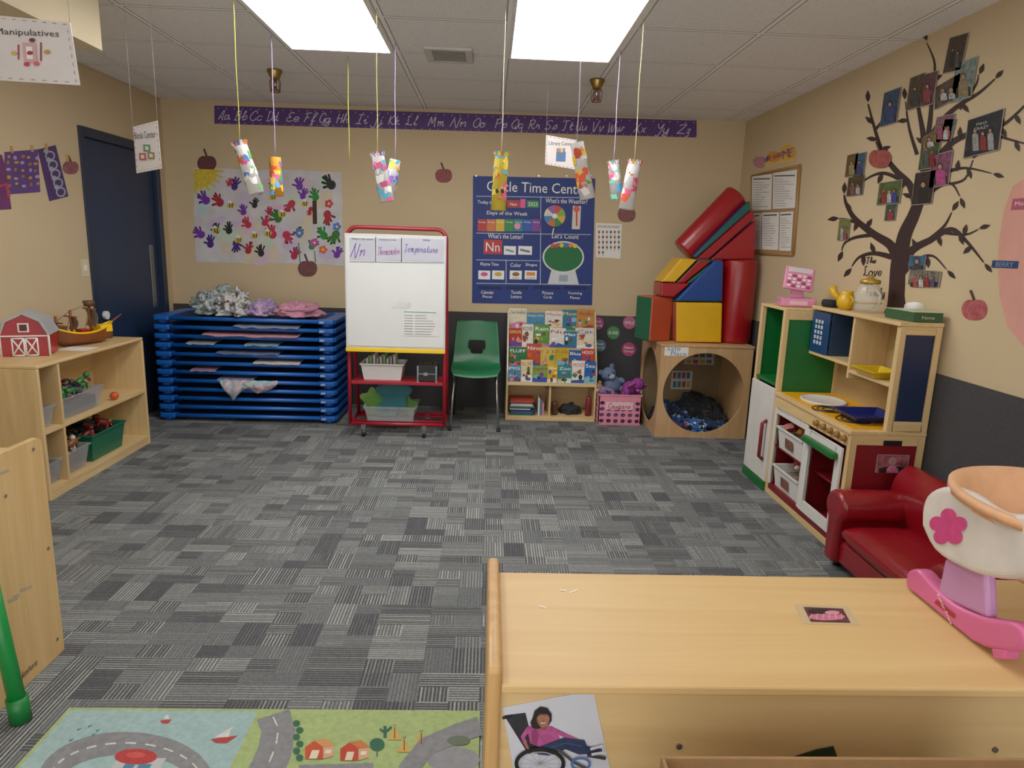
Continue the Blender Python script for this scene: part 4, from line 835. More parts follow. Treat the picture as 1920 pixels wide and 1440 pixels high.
b=B(); b.flat(WL,[(-40,395),(20,392),(10,320),(2,290),(-40,292)],mat('#642c5e',.7,.1),.003,.002); b.line(WL,[(-5,350),(10,345),(15,370)],6,mat('#a83a4a'),.006); b.make('wavy_painting',label='magenta and purple child painting on wall',cat='artwork')
b=B(); b.rect(WL,151,486,167,518,mat('#d8cba8',.4),.0005,.004); s=b.make('light_switch_plate',label='ivory light switch plate beside navy door',cat='light switch'); B().rect(WL,156,497,161,507,WHITE,.0045,.006).make('toggle',s)
for x,y in ((20,280),(58,278),(85,275),(125,296)):
    B().rect(WL,x-2,y-6,x+2,y+7,mat('#b99458',.6),.001,.010).make('clothespin',label='small wooden clothespin holding artwork on wall',cat='clothespin',group='clothespins')

# ---------- hanging crafts
def hang(top,bot,rollpx,sc,hs_,tilt,label,collar=True):
    p=CEIL.P(*top); yy=p.y; zb=U(bot[0],bot[1],1,yy).z
    t=thing('hanging_craft_roll',label,'hanging craft',(p.x,yy,zb-.25),'paper roll crafts hanging from ceiling')
    n=8; B().tube([(p.x+.0015*math.sin(i*1.3),yy,ZC-(ZC-zb)*i/n) for i in range(n+1)],.0022,mat(sc,.8),5).make('string',t)
    if rollpx:
        h_=rollpx*.0027; M=Matrix.Translation((p.x,yy,zb))@Matrix.Rotation(tilt,4,'Y'); R0=.030; R1=.037
        rad=lambda z:R0+(R1-R0)*(-z/h_)
        b=B(); b.M=M; b.lathe((0,0,0),[(R0,0),(R1,-h_),(R1-.0015,-h_),(R0-.0015,0)],mat(hs_[0],.7,.08)); b.make('paper_roll',t)
        b=B(); b.M=M; rd=random.Random(int(top[0])+3)
        for i in range(34):
            g0=rd.random()*6.28; dg=rd.uniform(.5,1.3); z0=-h_*rd.uniform(0,.72 if i<28 else .95); dz=rd.uniform(.015,.045); e=.0008+.00006*i; sk=rd.uniform(-.25,.25); vs=[]; n_=5
            for j in range(3):
                for k in range(n_):
                    z=max(-h_+.002,min(0,z0-dz*j/2)); g=g0+dg*k/(n_-1)+sk*j+(.12*math.sin(k*2+j)); r=rad(z)+e; vs.append((math.cos(g)*r,math.sin(g)*r,z+.004*math.sin(k*1.9+i)))
            b.add(vs,[(j*n_+k,j*n_+k+1,(j+1)*n_+k+1,(j+1)*n_+k) for j in range(2) for k in range(n_-1)],mat(rd.choice(hs_[1:]),.6,.05),True)
        b.make('tissue_paper',t)
        if collar:
            b=B(); b.M=M
            for i in range(13):
                g=i*.483; r=R0+.001; c=V((math.cos(g)*r,math.sin(g)*r,-.01)); tn=V((-math.sin(g),math.cos(g),0)); nr=V((math.cos(g),math.sin(g),0))
                b.add([c-tn*.007,c+tn*.007,c+tn*.005+nr*.008+V((0,0,.022)),c-tn*.005+nr*.006+V((0,0,.02))],[(0,1,2,3)],mat(hs_[1+i%(len(hs_)-1)],.6))
            b.make('tissue_fringe',t)
hang((437,-6),(448,270),88,'#b8b04a',['#e4e1dd','#d06828','#409440','#e4ded9','#d0407f','#4068b8','#ddd9d5'],-.3,'white paper roll with green and orange tissue on yellow string')
hang((508,65),(518,295),78,'#978ab0',['#de982e','#c04020','#de5080','#409440','#8050b8','#e6be2e','#4c9ece'],0,'multicoloured tissue-covered paper roll on lavender string',False)
hang((652,105),(655,302),0,'#a8a43a',['#e9e4e0'],0,'bare yellow string hanging from the ceiling')
hang((706,15),(706,290),84,'#b5ad68',['#e4e3e3','#4cacce','#de5080','#e4e3dc','#cea6d6','#e4e4e4','#be4080'],-.2,'white paper roll with pink and blue tissue on cream string')
hang((741,80),(744,300),78,'#978ab0',['#dedce6','#d66a30','#e6be2e','#60b870','#8050b8','#4cacce'],.2,'paper roll with rainbow tissue on lavender string',False)
hang((948,10),(943,290),96,'#b9b4a0',['#dec240','#de5080','#4cacce','#e6de60','#d66a22','#aedc60','#dec240','#dec240'],.03,'yellow paper roll with tissue collar on white string')
hang((1095,-6),(1088,268),94,'#a098a8',['#dcd8da','#be3b1e','#de502e','#609e40','#e6be2e','#dcd8d8','#d66a22'],-.25,'tall paper roll with red and green tissue',False)
hang((1163,95),(1155,305),76,'#a498b8',['#dfdee6','#4c9ece','#de5080','#e6e6e6','#60b896','#deb6c6','#e6e6e6'],-.15,'white paper roll with pale tissue on lavender string')
hang((1207,35),(1193,305),84,'#b8b88a',['#e6e4e4','#ce461e','#de5080','#e6e5de','#e6a62e','#e6e4e4','#e6e4e4'],.12,'white paper roll with orange collar on string')
b=B(); pe=CEIL.P(948,10); zb=U(943,290,1,pe.y).z
for sx in (-1,1): b.ball((pe.x+sx*.013-.004,pe.y-.0365,zb-.17),(.008,.003,.011),BLACK,8,6)
b.tube([(pe.x-.018,pe.y-.034,zb-.2),(pe.x-.004,pe.y-.0385,zb-.212),(pe.x+.010,pe.y-.035,zb-.2)],.002,mat('#b02a2a'),5); b.make('drawn_face',bpy.data.objects['hanging_craft_roll.005'])
def sign(Yv,pts,lines,lab,art,name='hanging_sign'):
    W_=YP(Yv); c=[W_.P(*p) for p in pts]; cx_=sum((p.x for p in c))/4
    t=thing(name,lab,'hanging sign',(cx_,Yv,min(p.z for p in c)),'centre signs hanging from ceiling')
    b=B(); b.prism(c,V((0,.003,0)),mat('#c6bfbd',.25,.05)); o=b.make('sign_card',t)
    b=B(); border=mat('#7a5a5a',.6)
    mx=sum(p[0] for p in pts)/4; my=sum(p[1] for p in pts)/4; f=lambda p:(mx+(p[0]-mx)*.92,my+(p[1]-my)*.92)
    for i in range(4):
        a,d_=f(pts[i]),f(pts[(i+1)%4])
        for k in range(0,14,2): b.line(W_,[(a[0]+(d_[0]-a[0])*k/14,a[1]+(d_[1]-a[1])*k/14),(a[0]+(d_[0]-a[0])*(k+.8)/14,a[1]+(d_[1]-a[1])*(k+.8)/14)],1,border,.002)
    for s_,x,y,w_,h_ in lines: b.text(W_,s_,x,y,w_,h_,mat('#2a2426'),.003,0,.12 if x==272 else 0)
    art(b,W_); b.make('print',o)
    for p in (c[2],c[3]):
        ztop=ZC if p.x>sp.x or Yv>sp.y else 2.25
        B().tube([p,(p.x,Yv,ztop)],.0009,mat('#a9a59d',.4),4).make('string',t)
def art1(b,W_):
    b.rect(W_,42,80,72,118,mat('#b99090'),.003); b.rect(W_,50,88,64,112,mat('#d8d0d0'),.0042); b.line(W_,[(36,84),(36,112)],3,mat('#9a2a3a'),.004); b.line(W_,[(78,80),(78,115)],3,mat('#7a3a2a'),.004)
    for x,y,c_ in ((52,121,'#b02a3a'),(70,120,'#c04a5a'),(62,76,'#5a2a2a'),(90,98,'#a8783a'),(58,100,'#8a2a2a'),(28,100,'#b89a5a')): b.ell(W_,x,y,6,4,mat(c_),.005,10)
sign(2.3,[(-12,150),(150,160),(131,42),(-14,28)],[('Manipulatives',52,63,118,15)],'laminated white centre sign reading Manipulatives, hanging from ceiling',art1)
def art2(b,W_):
    for x,y,c_ in ((268,294,'#9a4a4a'),(284,292,'#7a6a4a'),(276,278,'#4a7a6a')): b.rect(W_,x-7,y-7,x+7,y+7,mat(c_),.003); b.rect(W_,x-3.5,y-3.5,x+3.5,y+3.5,mat('#c8b898'),.0045)
sign(3.6,[(256,325),(303,316),(295,226),(249,238)],[('Block Center',272,253,40,13)],'laminated white centre sign reading Block Center, hanging from ceiling',art2)
def art3(b,W_):
    b.rect(W_,1043,284,1060,303,mat('#3a5a8a'),.003)
    for i in range(4): b.rect(W_,1044+i*4,278,1047+i*4,286,mat(('#b03a3a','#3a8a5a','#c9a23a','#6a4a9a')[i]),.0045)
sign(4.7,[(1022,308),(1080,318),(1082,263),(1024,253)],[('Library Center',1052,270,46,9)],'laminated white centre sign reading Library Center, hanging from ceiling',art3)

# ---------- left shelf
a=FL(282,830); c=FL(97,940); SX=(a.x+c.x)/2; sY0=c.y; sY1=a.y; sZ=U(265,633,0,SX).z; SXw=XL+.015; LW=XPL(SX)
t=thing('storage_shelf','light maple open storage shelf standing by the wall','shelf unit',((SX+SXw)/2,(sY0+sY1)/2,0))
th=.02
B().box(SXw,SX,sY0,sY0+th,0,sZ-th,WOODZ).make('side_panel',t,.004); B().box(SXw,SX,sY1-th,sY1,0,sZ-th,WOODZ).make('side_panel',t,.004)
B().box(SXw,SX,sY0,sY1,sZ-th,sZ,WOODY).make('top_panel',t,.006)
zm=.385
B().box(SXw+.01,SX-.003,sY0+th,sY1-th,zm-.018,zm,WOODY).make('shelf',t,.001); B().box(SXw+.01,SX-.003,sY0+th,sY1-th,.04,.06,WOODY).make('shelf',t,.001)
ydv=LW.P(112,700).y; B().box(SXw+.01,SX-.004,ydv-.009,ydv+.009,zm,sZ-th,WOODZ).make('divider',t,.001); B().box(SXw+.01,SX-.004,ydv-.009,ydv+.009,.06,zm-.018,WOODZ).make('divider',t,.001)
B().box(SXw,SXw+.008,sY0+th,sY1-th,.02,sZ-th,WOODY).make('back_panel',t); B().box(SX-.02,SX-.005,sY0+th,sY1-th,0,.04,WOODY).make('kick_board',t)
protos={}
def toyproto(kind,h):
    b=B(); m=mat(h,.4,.05)
    if kind=='car':
        b.box(-.035,.035,-.016,.016,.01,.026,m).box(-.015,.02,-.014,.014,.026,.04,mat('#222428',.2))
        for x in (-.02,.02):
            for y in (-.017,.017): b.cyl((x,y-.003,.01),(x,y+.003,.01),.01,BLACK,seg=10)
    elif kind=='animal':
        b.ball((0,0,.03),(.03,.014,.016),m,10,8); b.ball((.032,0,.044),(.013,.01,.011),m,8,6); b.tube([(-.028,0,.034),(-.05,0,.02)],[.006,.002],m,6)
        for x in (-.018,.018):
            for y in (-.008,.008): b.cyl((x,y,.026),(x,y,0),.005,m,.004,seg=6)
    elif kind=='block':
        b.box(-.016,.016,-.016,.016,0,.02,m)
        for x in (-.008,.008):
            for y in (-.008,.008): b.cyl((x,y,.02),(x,y,.024),.005,m,seg=8)
    else:
        b.cyl((0,0,0),(0,0,.03),.010,m,.007,10).ball((0,0,.042),.011,mat('#c99a72',.5),10,8).ball((0,0,.047),(.0115,.0115,.008),mat('#3a2a20'),8,6)
    return b
TL={'car':'small plastic toy car lying in a storage bin','animal':'small plastic toy animal lying in a storage bin','block':'small plastic interlocking block in a storage bin','figure':'small wooden peg doll lying in a storage bin'}
def toys(x0,x1,y0,y1,z,n,cols,kinds,grp,zj=.03):
    for i in range(n):
        k=random.choice(kinds); h=random.choice(cols); key=(k,h)
        nm={'car':'toy_car','animal':'toy_animal','block':'toy_block','figure':'toy_figure'}[k]
        if key not in protos: o=toyproto(k,h).make(nm,origin=(0,0,0)); protos[key]=o.data
        else: o=bpy.data.objects.new(nm,protos[key]); link(o)
        o.location=(random.uniform(x0,x1),random.uniform(y0,y1),z+random.uniform(0,zj)); o.rotation_euler=(random.uniform(-.6,.6),random.uniform(-.6,.6),random.random()*6.3); o.scale=(random.uniform(1.1,1.7),)*3
        o['label']=TL[k]; o['category']='toy'; o['group']=grp
def bin_at(y0,y1,z,h,m,lab,cols,kinds,n,d=.26,grp='toys'):
    x1=SX-.03; x0=x1-d; b=B(); openbox(b,x0,x1,y0,y1,z+.001,z+h,m,.02); b.make('storage_bin',label=lab,cat='bin',bevel=.002)
    B().box(x0+.03,x1-.03,y0+.03,y1-.03,z+.008,z+h*.6,mat(cols[0],.8,.5,60,.5)).make('toy_heap',label='jumble of small toys filling the bin',cat='toys',kind='stuff',bevel=.01)
    toys(x0+.06,x1-.05,y0+.06,y1-.06,z+h*.6,n,cols,kinds,grp,.05)
g_=lambda x,y:LW.P(x,y).y
bin_at(g_(121,760),g_(205,750),zm,.13,CLR,'clear plastic bin of mixed toys on the middle shelf',['#2a2a30','#2a7a3a','#a02a5a','#5a5a60','#7a4a90'],['car','figure','animal'],28,grp='toys in the clear bin')
bin_at(sY0+.03,ydv-.02,zm,.12,CLR,'small clear bin of toys at shelf end',['#a0503a','#c89050','#6a2a2a'],['block','figure'],8,grp='toys in the small bin')
GT=mat('#106245',.4,.04)
bin_at(g_(184,840),g_(245,820),.06,.17,GT,'teal green plastic bin on bottom shelf',['#4a2a1a','#2a2a2a','#7a1a1a','#907050'],['animal','car'],20,grp='toys in the green bin')
bin_at(g_(121,880),g_(180,860),.06,.14,CLR,'clear plastic bin with brown toys on bottom shelf',['#7a4a2a','#b98a5a','#a02a2a','#d8c8b0'],['figure','animal'],26,grp='toys in the brown bin')
bin_at(sY0+.03,ydv-.02,.06,.13,CLR,'small clear bin on bottom shelf end',['#a02a2a','#3a7a8a','#c8a030'],['block','car'],8,grp='toys in the lower small bin')
p=LW.P(226,742); B().ball((SX-.04,p.y,zm+.028),.026,mat('#c85020')).make('toy_ball',label='small orange ball resting on the middle shelf',cat='ball')
# barn
TW=U(40,670,2,sZ); z0=sZ+.001
bx,byy=TW.x-.03,TW.y+.13; RB=mat('#a00f1b',.35); w2=.115; d2=.10; ks=.83
t=thing('toy_barn','red plastic toy barn with white trim on the shelf top','toy barn',(bx,byy,sZ))
MM=Matrix.Translation((bx,byy,z0))@Matrix.Rotation(.35,4,'Z')
def pz_(l): return [(a,b_*ks) for a,b_ in l]
b=B(); b.M=MM; b.prism([V((x,-d2,z)) for x,z in pz_([(-w2,0),(w2,0),(w2,.15),(w2*.72,.235),(0,.29),(-w2*.72,.235),(-w2,.15)])],V((0,2*d2,0)),RB); b.make('barn_body',t,.003)
b=B(); b.M=MM; GRY=mat('#a4a8ac',.4)
for s_ in (-1,1):
    b.prism([V((s_*(w2+.012),-d2-.012,.145*ks)),V((s_*w2*.74,-d2-.012,.245*ks)),V((s_*w2*.68,-d2-.012,.232*ks)),V((s_*(w2-.004),-d2-.012,.15*ks))],V((0,2*d2+.024,0)),GRY)
    b.prism([V((s_*w2*.74,-d2-.012,.245*ks)),V((0,-d2-.012,.302*ks)),V((0,-d2-.012,.288*ks)),V((s_*w2*.68,-d2-.012,.232*ks))],V((0,2*d2+.024,0)),GRY)
b.make('barn_roof',t)
f=-d2-.003
for s_ in (-1,1):
    b=B(); b.M=MM
    x0_,x1_=(.004,.06) if s_>0 else (-.06,-.004)
    for a_,c_ in (((x0_,.005),(x1_,.005)),((x0_,.1),(x1_,.1)),((x0_,.005),(x0_,.1)),((x1_,.005),(x1_,.1)),((x0_,.005),(x1_,.1)),((x1_,.005),(x0_,.1))): b.tube([(a_[0],f,a_[1]),(c_[0],f,c_[1])],.004,WHITE,6)
    b.make('barn_door',t)
b=B(); b.M=MM; b.box(-.026,.026,f-.002,f+.003,.135,.185,WHITE).box(-.018,.018,f-.004,f,.142,.178,mat('#5a1a20'))
for s_ in (-1,1): b.tube([(s_*w2,f,.0),(s_*w2,f,.15*ks),(s_*w2*.72,f,.235*ks),(0,f,.288*ks)],.006,WHITE,6)
b.box(-w2,w2,f-.002,f+.003,.11,.117,WHITE); b.make('barn_trim',t)
# ship
sxx,syy=-2.53,(U(85,650,2,sZ).y+U(205,640,2,sZ).y)/2-.03
t=thing('toy_pirate_ship','brown and yellow plastic toy sailing ship on shelf','toy ship',(sxx,syy,sZ))
MM=Matrix.Translation((sxx,syy,z0))@Matrix.Rotation(1.1,4,'Z'); b=B(); b.M=MM; HBm=mat('#80421a',.45,.1); secs=[]
L_=.2
for i in range(11):
    u_=i/10; x=-L_+2*L_*u_; wv=.065*math.sin(math.pi*min(1,.18+u_*.82))**.6 if u_<.98 else .006; sh=.05*abs(2*u_-1)**2; zb=.0 if .1<u_<.85 else .02
    secs.append([V((x,-wv,.075+sh)),V((x,-wv*.85,.03+sh*.5)),V((x,0,zb)),V((x,wv*.85,.03+sh*.5)),V((x,wv,.075+sh))])
vs=[p for s_ in secs for p in s_]; fs=[(i*5+k,i*5+k+1,i*5+6+k,i*5+5+k) for i in range(10) for k in range(4)]+[(0,1,2,3,4),(50,51,52,53,54)]
b.add(vs,fs,HBm,True); b.make('hull',t)
b=B(); b.M=MM; b.add([p for s_ in secs for p in (s_[0]-V((0,0,.01)),s_[4]-V((0,0,.01)))],[(2*i,2*i+1,2*i+3,2*i+2) for i in range(10)],YEL); b.box(.1,.18,-.035,.035,.07,.115,YEL).box(-.19,-.11,-.04,.04,.08,.13,mat('#6a3518',.5)).box(-.02,.03,-.03,.03,.066,.1,RB); b.make('deck',t,.002)
for q in (0,4): b=B(); b.M=MM; b.tube([s_[q]+V((0,0,.004)) for s_ in secs],.006,YEL,6); b.make('railing',t)
for mx_,mh in ((.06,.26),(-.06,.22),(-.15,.19)):
    b=B(); b.M=MM; b.cyl((mx_,0,.06),(mx_,0,mh),.008,HBm,seg=8).tube([(mx_,-.06,mh-.04),(mx_,.06,mh-.04)],.005,HBm,6)
    if mx_>0: b.lathe((mx_,0,.235),[(.0,0),(.026,0),(.034,.035),(.030,.035),(.022,.006),(0,.006)],mat('#5a3a20'),12)
    b.make('mast',t)
b=B(); b.M=MM; b.cyl((.19,0,.12),(.27,0,.17),.007,HBm,.004,seg=8); b.make('bowsprit',t)
b=B(); b.M=MM
for a_,c_ in (((.06,0,.25),(.26,0,.165)),((.06,0,.25),(-.06,0,.215)),((-.06,0,.215),(-.19,0,.13)),((.06,0,.23),(.06,.055,.085)),((.06,0,.23),(.06,-.055,.085)),((-.06,0,.2),(-.06,.055,.08)),((-.06,0,.2),(-.06,-.055,.08))): b.tube([a_,c_],.0015,mat('#2a1a12'),4)
b.make('rigging',t)
for mx_,tz_,hw_,hh_ in ((.063,.22,.05,.11),(-.057,.18,.04,.08)):
    b=B(); b.M=MM; b.add([V((mx_,-hw_+2*hw_*i/6,tz_-hh_*j/4))+V((.02*math.sin(j*.8),0,0)) for j in range(5) for i in range(7)],[(j*7+i,j*7+i+1,j*7+i+8,j*7+i+7) for j in range(4) for i in range(6)],mat('#75695a',.8),True); b.make('sail',t,solid=.002,subsurf=1)
B().box(SX-.2,SX-.03,TW.y+.26,TW.y+.40,sZ+.0008,sZ+.002,PAPER).make('paper_sheet',label='white sheet of paper lying on shelf top',cat='paper')

# ---------- near cabinet
a=FL(122,1218); NX=a.x; NY=a.y; NZ=U(82,815,0,NX).z; N=XPL(NX)
t=thing('storage_cabinet','light maple storage cabinet seen from its panelled back','cabinet',(NX-.19,NY-.6,0))
b=B(); r=.03; y0,y1=NY-1.25,NY
pts=[V((NX-.02,y0,.0)),V((NX-.02,y1,.0)),V((NX-.02,y1,NZ-r))]+[V((NX-.02,y1-r+r*math.cos(g),NZ-r+r*math.sin(g))) for g in [k*math.pi/12 for k in range(1,7)]]+[V((NX-.02,y0,NZ))]
b.prism(pts,V((.02,0,0)),wood('#dab880','#cca468',2)); bk=b.make('back_panel',t,.003)
B().box(NX-.40,NX-.02,y1-.03,y1-.008,0,NZ-.04,WOODZ).make('side_panel',t,.003); B().box(NX-.40,NX-.02,y0,y0+.02,0,NZ-.04,WOODZ).make('side_panel',t,.003)
B().box(NX-.40,NX-.02,y0+.02,y1-.03,NZ-.06,NZ-.035,WOODY).make('top_panel',t,.003); B().box(NX-.40,NX-.02,y0+.02,y1-.03,.36,.38,WOODY).make('shelf',t); B().box(NX-.40,NX-.02,y0+.02,y1-.03,.04,.06,WOODY).make('shelf',t)
for x_,y_ in ((90,1028),(107,1198),(62,842),(10,930),(8,1215)): B().cyl(N.P(x_,y_,-.001),N.P(x_,y_,.002),.006,mat('#8a8378',.4,metal=.6),seg=12).make('screw',bk)
b=B(); b.text(N,'Lakeshore',51,1257,34,13,mat('#3a2f20'),.001,.3,0); b.make('brand_lettering',bk)
for x_,y_,w_ in ((8,888,16),(48,1108,22),(24,1128,18),(30,1120,12)): B().line(N,[(x_-w_/2,y_),(x_+w_/2,y_-w_*.4)],5,mat('#a59a80',.8),.0008).make('worn_mark',bk)
B().box(NX-.3,NX-.1,NY-.32,NY-.10,NZ-.034,NZ+.05,mat('#8a9096',.4)).make('grey_case',label='grey plastic box resting on maple cabinet top',cat='box',bevel=.01)
p=FL(40,1352); q=U(-22,1080,1,p.y+.02)
t=thing('play_stand','green plastic tubular stand leg standing beside the cabinet','play stand',(p.x,p.y,0))
GG=mat('#0c8236',.35,.04)
B().tube([p+V((0,0,.02)),p+(q-p)*.5+V((0,0,.01)),q],[.024,.022,.022],GG,16).make('pole',t)
dd=(q-p).normalized(); B().tube([p+V((0,0,.003)),p+V((0,0,.02))+dd*.06],[.029,.029],mat('#09722e',.4),16).make('foot_cap',t)

# ---------- kitchen
KX=1.735; KY0=3.078; KY1=4.32; KYf=3.95; KB=XR-.02; CZ=.632; HZ=1.135
K=XP(KX); KN=YP(KY0)
t=thing('play_refrigerator','wooden play fridge with green cubby and white door','play kitchen unit',((KX+KB)/2,(KYf+KY1)/2,0))
FZ=1.115; GP=mat('#0c6228',.4,.05); DR=mat('#760e17',.4,.05)
b=B()
b.box(KX,KX+.03,KY1-.03,KY1,0,FZ,WOODZ).box(KB-.03,KB,KY1-.03,KY1,0,FZ,WOODZ).box(KX+.03,KB-.03,KY1-.022,KY1-.01,0,FZ,GP)
b.box(KX,KX+.03,KYf,KYf+.03,0,FZ,WOODZ).box(KB-.03,KB,KYf,KYf+.03,0,FZ,WOODZ).box(KX+.03,KB-.03,KYf,KYf+.03,FZ-.05,FZ,WOODY).box(KX+.03,KB-.03,KYf,KYf+.03,0,.05,WOODY)
b.make('frame',t,.003)
B().box(KX+.03,KB-.03,KYf+.006,KYf+.02,.05,FZ-.05,GP).make('side_panel',t)
B().box(KB-.03,KB-.02,KYf+.03,KY1-.03,.05,FZ,GP).make('back_panel',t)
B().box(KX,KB,KYf+.001,KY1,FZ,FZ+.018,WOODY).make('top_panel',t,.004)
zf=K.P(1440,712).z
B().box(KX+.005,KB-.03,KYf+.03,KY1-.03,zf-.02,zf,GP).make('shelf',t,.002); B().box(KX+.005,KB-.03,KYf+.03,KY1-.03,.03,.05,GP).make('shelf',t,.002)
b=B().box(KX-.012,KX+.004,KYf+.012,KY1-.01,.06,zf-.03,mat('#d6d4d0',.35)); dr=b.make('door',t,.004)
B().box(KX-.016,KX-.002,KYf+.012,KY1-.01,0.0,.055,GP).make('kick_board',t,.003)
p1=K.P(1437,785);p2=K.P(1435,862)
B().tube([V((KX-.013,KYf+.06,p1.z)),V((KX-.04,KYf+.06,p1.z-.02)),V((KX-.04,KYf+.06,p2.z+.02)),V((KX-.013,KYf+.06,p2.z))],.012,mat('#761622',.4),8).make('handle',dr)
t=thing('play_stove','wooden play stove and sink with shelf hutch and oven','play kitchen unit',((KX+KB)/2,(KY0+KYf)/2,0))
ye=KYf-.002
b=B()
b.box(KX,KX+.035,KY0,KY0+.03,0,CZ-.02,WOODZ).box(KB-.035,KB,KY0,KY0+.03,0,CZ-.02,WOODZ).box(KX+.035,KB-.035,KY0,KY0+.03,CZ-.07,CZ-.02,WOOD).box(KX+.035,KB-.035,KY0,KY0+.03,0,.06,WOOD)
b.box(KX,KX+.03,KY0+.03,ye,CZ-.085,CZ-.02,WOODY).box(KX,KX+.03,KY0+.03,ye,0,.035,WOODY).box(KX,KX+.03,ye-.02,ye,.035,CZ-.085,WOODZ); b.make('frame',t,.003)
B().box(KX+.035,KB-.035,KY0+.006,KY0+.02,.06,CZ-.07,DR).make('side_panel',t)
B().box(KX-.008,KB,KY0-.004,ye,CZ-.02,CZ,WOODY).make('worktop_edge',t,.004)
B().box(KX+.02,KB-.01,KY0+.03,ye-.01,CZ,CZ+.004,mat('#df9f12',.35,.04)).make('worktop',t,.001)
yo=KY0+.42
for a_ in ((KX+.02,KB,KY0+.03,ye,.06,.072),(KX+.02,KB-.012,KY0+.425,ye-.012,.30,.312),(KX+.05,KB-.012,KY0+.03,KY0+.41,.29,.302)): B().box(*a_,DR).make('inner_shelf',t)
for a_ in ((KB-.012,KB,KY0+.03,ye,.072,CZ-.03),(KX+.03,KB-.012,KY0+.41,KY0+.425,.072,CZ-.09),(KX+.003,KX+.02,KY0+.03,ye-.02,.035,.075),(KX+.02,KB-.012,ye-.012,ye,.072,CZ-.03)): B().box(*a_,DR).make('inner_panel',t)
WF=mat('#d8d6d2',.4)
b=B(); b.box(KX-.006,KX+.004,yo,yo+.03,.075,CZ-.09,WF).box(KX-.006,KX+.004,ye-.05,ye-.02,.075,CZ-.09,WF).box(KX-.006,KX+.004,yo+.03,ye-.05,CZ-.12,CZ-.09,WF); b.make('cubby_surround',t,.002)
b=B(); q0_,q1_=KY0+.04,yo-.005; b.box(KX-.016,KX-.002,q0_,q0_+.05,.08,CZ-.10,WF).box(KX-.016,KX-.002,q1_-.05,q1_,.08,CZ-.10,WF).box(KX-.016,KX-.002,q0_+.05,q1_-.05,CZ-.17,CZ-.10,WF).box(KX-.016,KX-.002,q0_+.05,q1_-.05,.08,.14,WF)
od=b.make('oven_door',t,.002)
B().box(KX-.05,KX-.016,q0_+.02,q1_-.02,CZ-.165,CZ-.13,GP).make('handle',od,.008)
for i in range(5):
    yy=K.P(1533+i*13,797+i*6).y; B().cyl((KX,yy,CZ-.05),(KX-.022,yy,CZ-.05),.018,mat('#8d6630',.5),.014,14).make('knob',t)
SKy=KYf-.25; SKx=(KX+KB)/2-.02
B().lathe((SKx,SKy,CZ+.004),[(.135,0),(.14,.008),(.13,.012),(.12,.006),(.11,.002),(0,.002)],mat('#d8d1c6',.3),32,.85,1).make('sink',t)
for yy,xx in ((KY0+.2,SKx-.05),(KY0+.42,SKx-.07)):
    for r_ in (.03,.055,.08): B().tube([(xx+r_*math.cos(g),yy+r_*math.sin(g),CZ+.0045) for g in [k*math.pi/12 for k in range(24)]],.004,BLACK,4,True).make('burner_ring',t)
HX=1.90; b=B(); b.box(HX,HX+.03,KY0,KY0+.03,CZ,HZ,WOODZ).box(KB-.03,KB,KY0,KY0+.03,CZ,HZ,WOODZ).box(HX+.03,KB-.03,KY0,KY0+.03,HZ-.04,HZ,WOOD).box(HX+.03,KB-.03,KY0,KY0+.03,CZ,CZ+.05,WOOD).make('hutch_frame',t,.003)
B().box(HX+.03,KB-.03,KY0+.008,KY0+.02,CZ+.05,HZ-.04,NAVY).make('hutch_side_panel',t)
B().box(HX-.012,KB,KY0-.006,ye,HZ,HZ+.02,WOODY).make('top_panel',t,.004)
B().box(KB-.012,KB,KY0+.03,ye,CZ+.004,HZ,mat('#b09260',.5)).make('hutch_back_panel',t)
ydv=KY0+.40; zs1=CZ+.24
B().box(HX,KB-.012,ydv,ydv+.02,zs1-.06,HZ,WOODZ).make('divider',t,.002)
B().box(HX,KB-.012,ydv+.02,ye,zs1,zs1+.018,WOODY).make('shelf',t,.002)
B().box(HX,KB-.012,KY0+.03,ydv,zs1-.03,zs1-.012,WOODY).make('shelf',t,.002)
mp_=B().box(HX-.004,HX+.006,ydv+.26,ye-.01,zs1+.018,HZ-.01,mat('#0f3766',.4)).make('microwave_panel',t,.002)
b=B()
for i in range(3):
    for j in range(5): b.box(HX-.0065,HX-.0045,ye-.075-i*.035,ye-.055-i*.035,HZ-.075-j*.03,HZ-.055-j*.03,mat('#b9c6d2',.4))
b.make('keypad',mp_)
MC=mat('#1d3350',.5)
for a_ in ((KB-.03,KB-.013,ydv+.02,ydv+.26,zs1+.018,HZ),(HX+.01,KB-.03,ydv+.25,ydv+.258,zs1+.018,HZ)): B().box(*a_,MC).make('microwave_cavity',t)
B().rect(KN,1657,826,1690,836,BLACK,.0,.003).make('handle_slot',t)
KP=YP(KY0+.005)
photo(KP,1645,852,1700,887,'#905058',[('#d07094','#a78090')],0,'small photo label of pink toy register on stove side','picture labels',.001)
def kbin(y0,y1,z,h,lab):
    b=B(); openbox(b,KX+.0,KX+.24,y0,y1,z,z+h,WP,.015); bo=b.make('storage_bin',label=lab,cat='bin',bevel=.002)
    zc_=z+h*.45; yc=(y0+y1)/2; b=B(); b.add([V((KX+.004,yc+.05,zc_-.03)),V((KX+.004,yc-.05,zc_-.03)),V((KX-.002,yc-.05,zc_+.03)),V((KX-.002,yc+.05,zc_+.03))],[(0,1,2,3)],mat('#7a4a3a',.4,.5,40)); b.make('bin_label',bo)
    B().box(KX+.03,KX+.21,y0+.03,y1-.03,z+.006,z+h*.7,mat('#7a6a5a',.8,.5,50,.4)).make('toy_heap',label='jumble of play food filling a white bin',cat='toys',kind='stuff',bevel=.01)
    toys(KX+.05,KX+.19,y0+.05,y1-.05,z+h*.7,8,['#b03a2a','#d8a82a','#3a7a3a','#d8d0b8'],['block','animal'],'play food in white bins',.03)
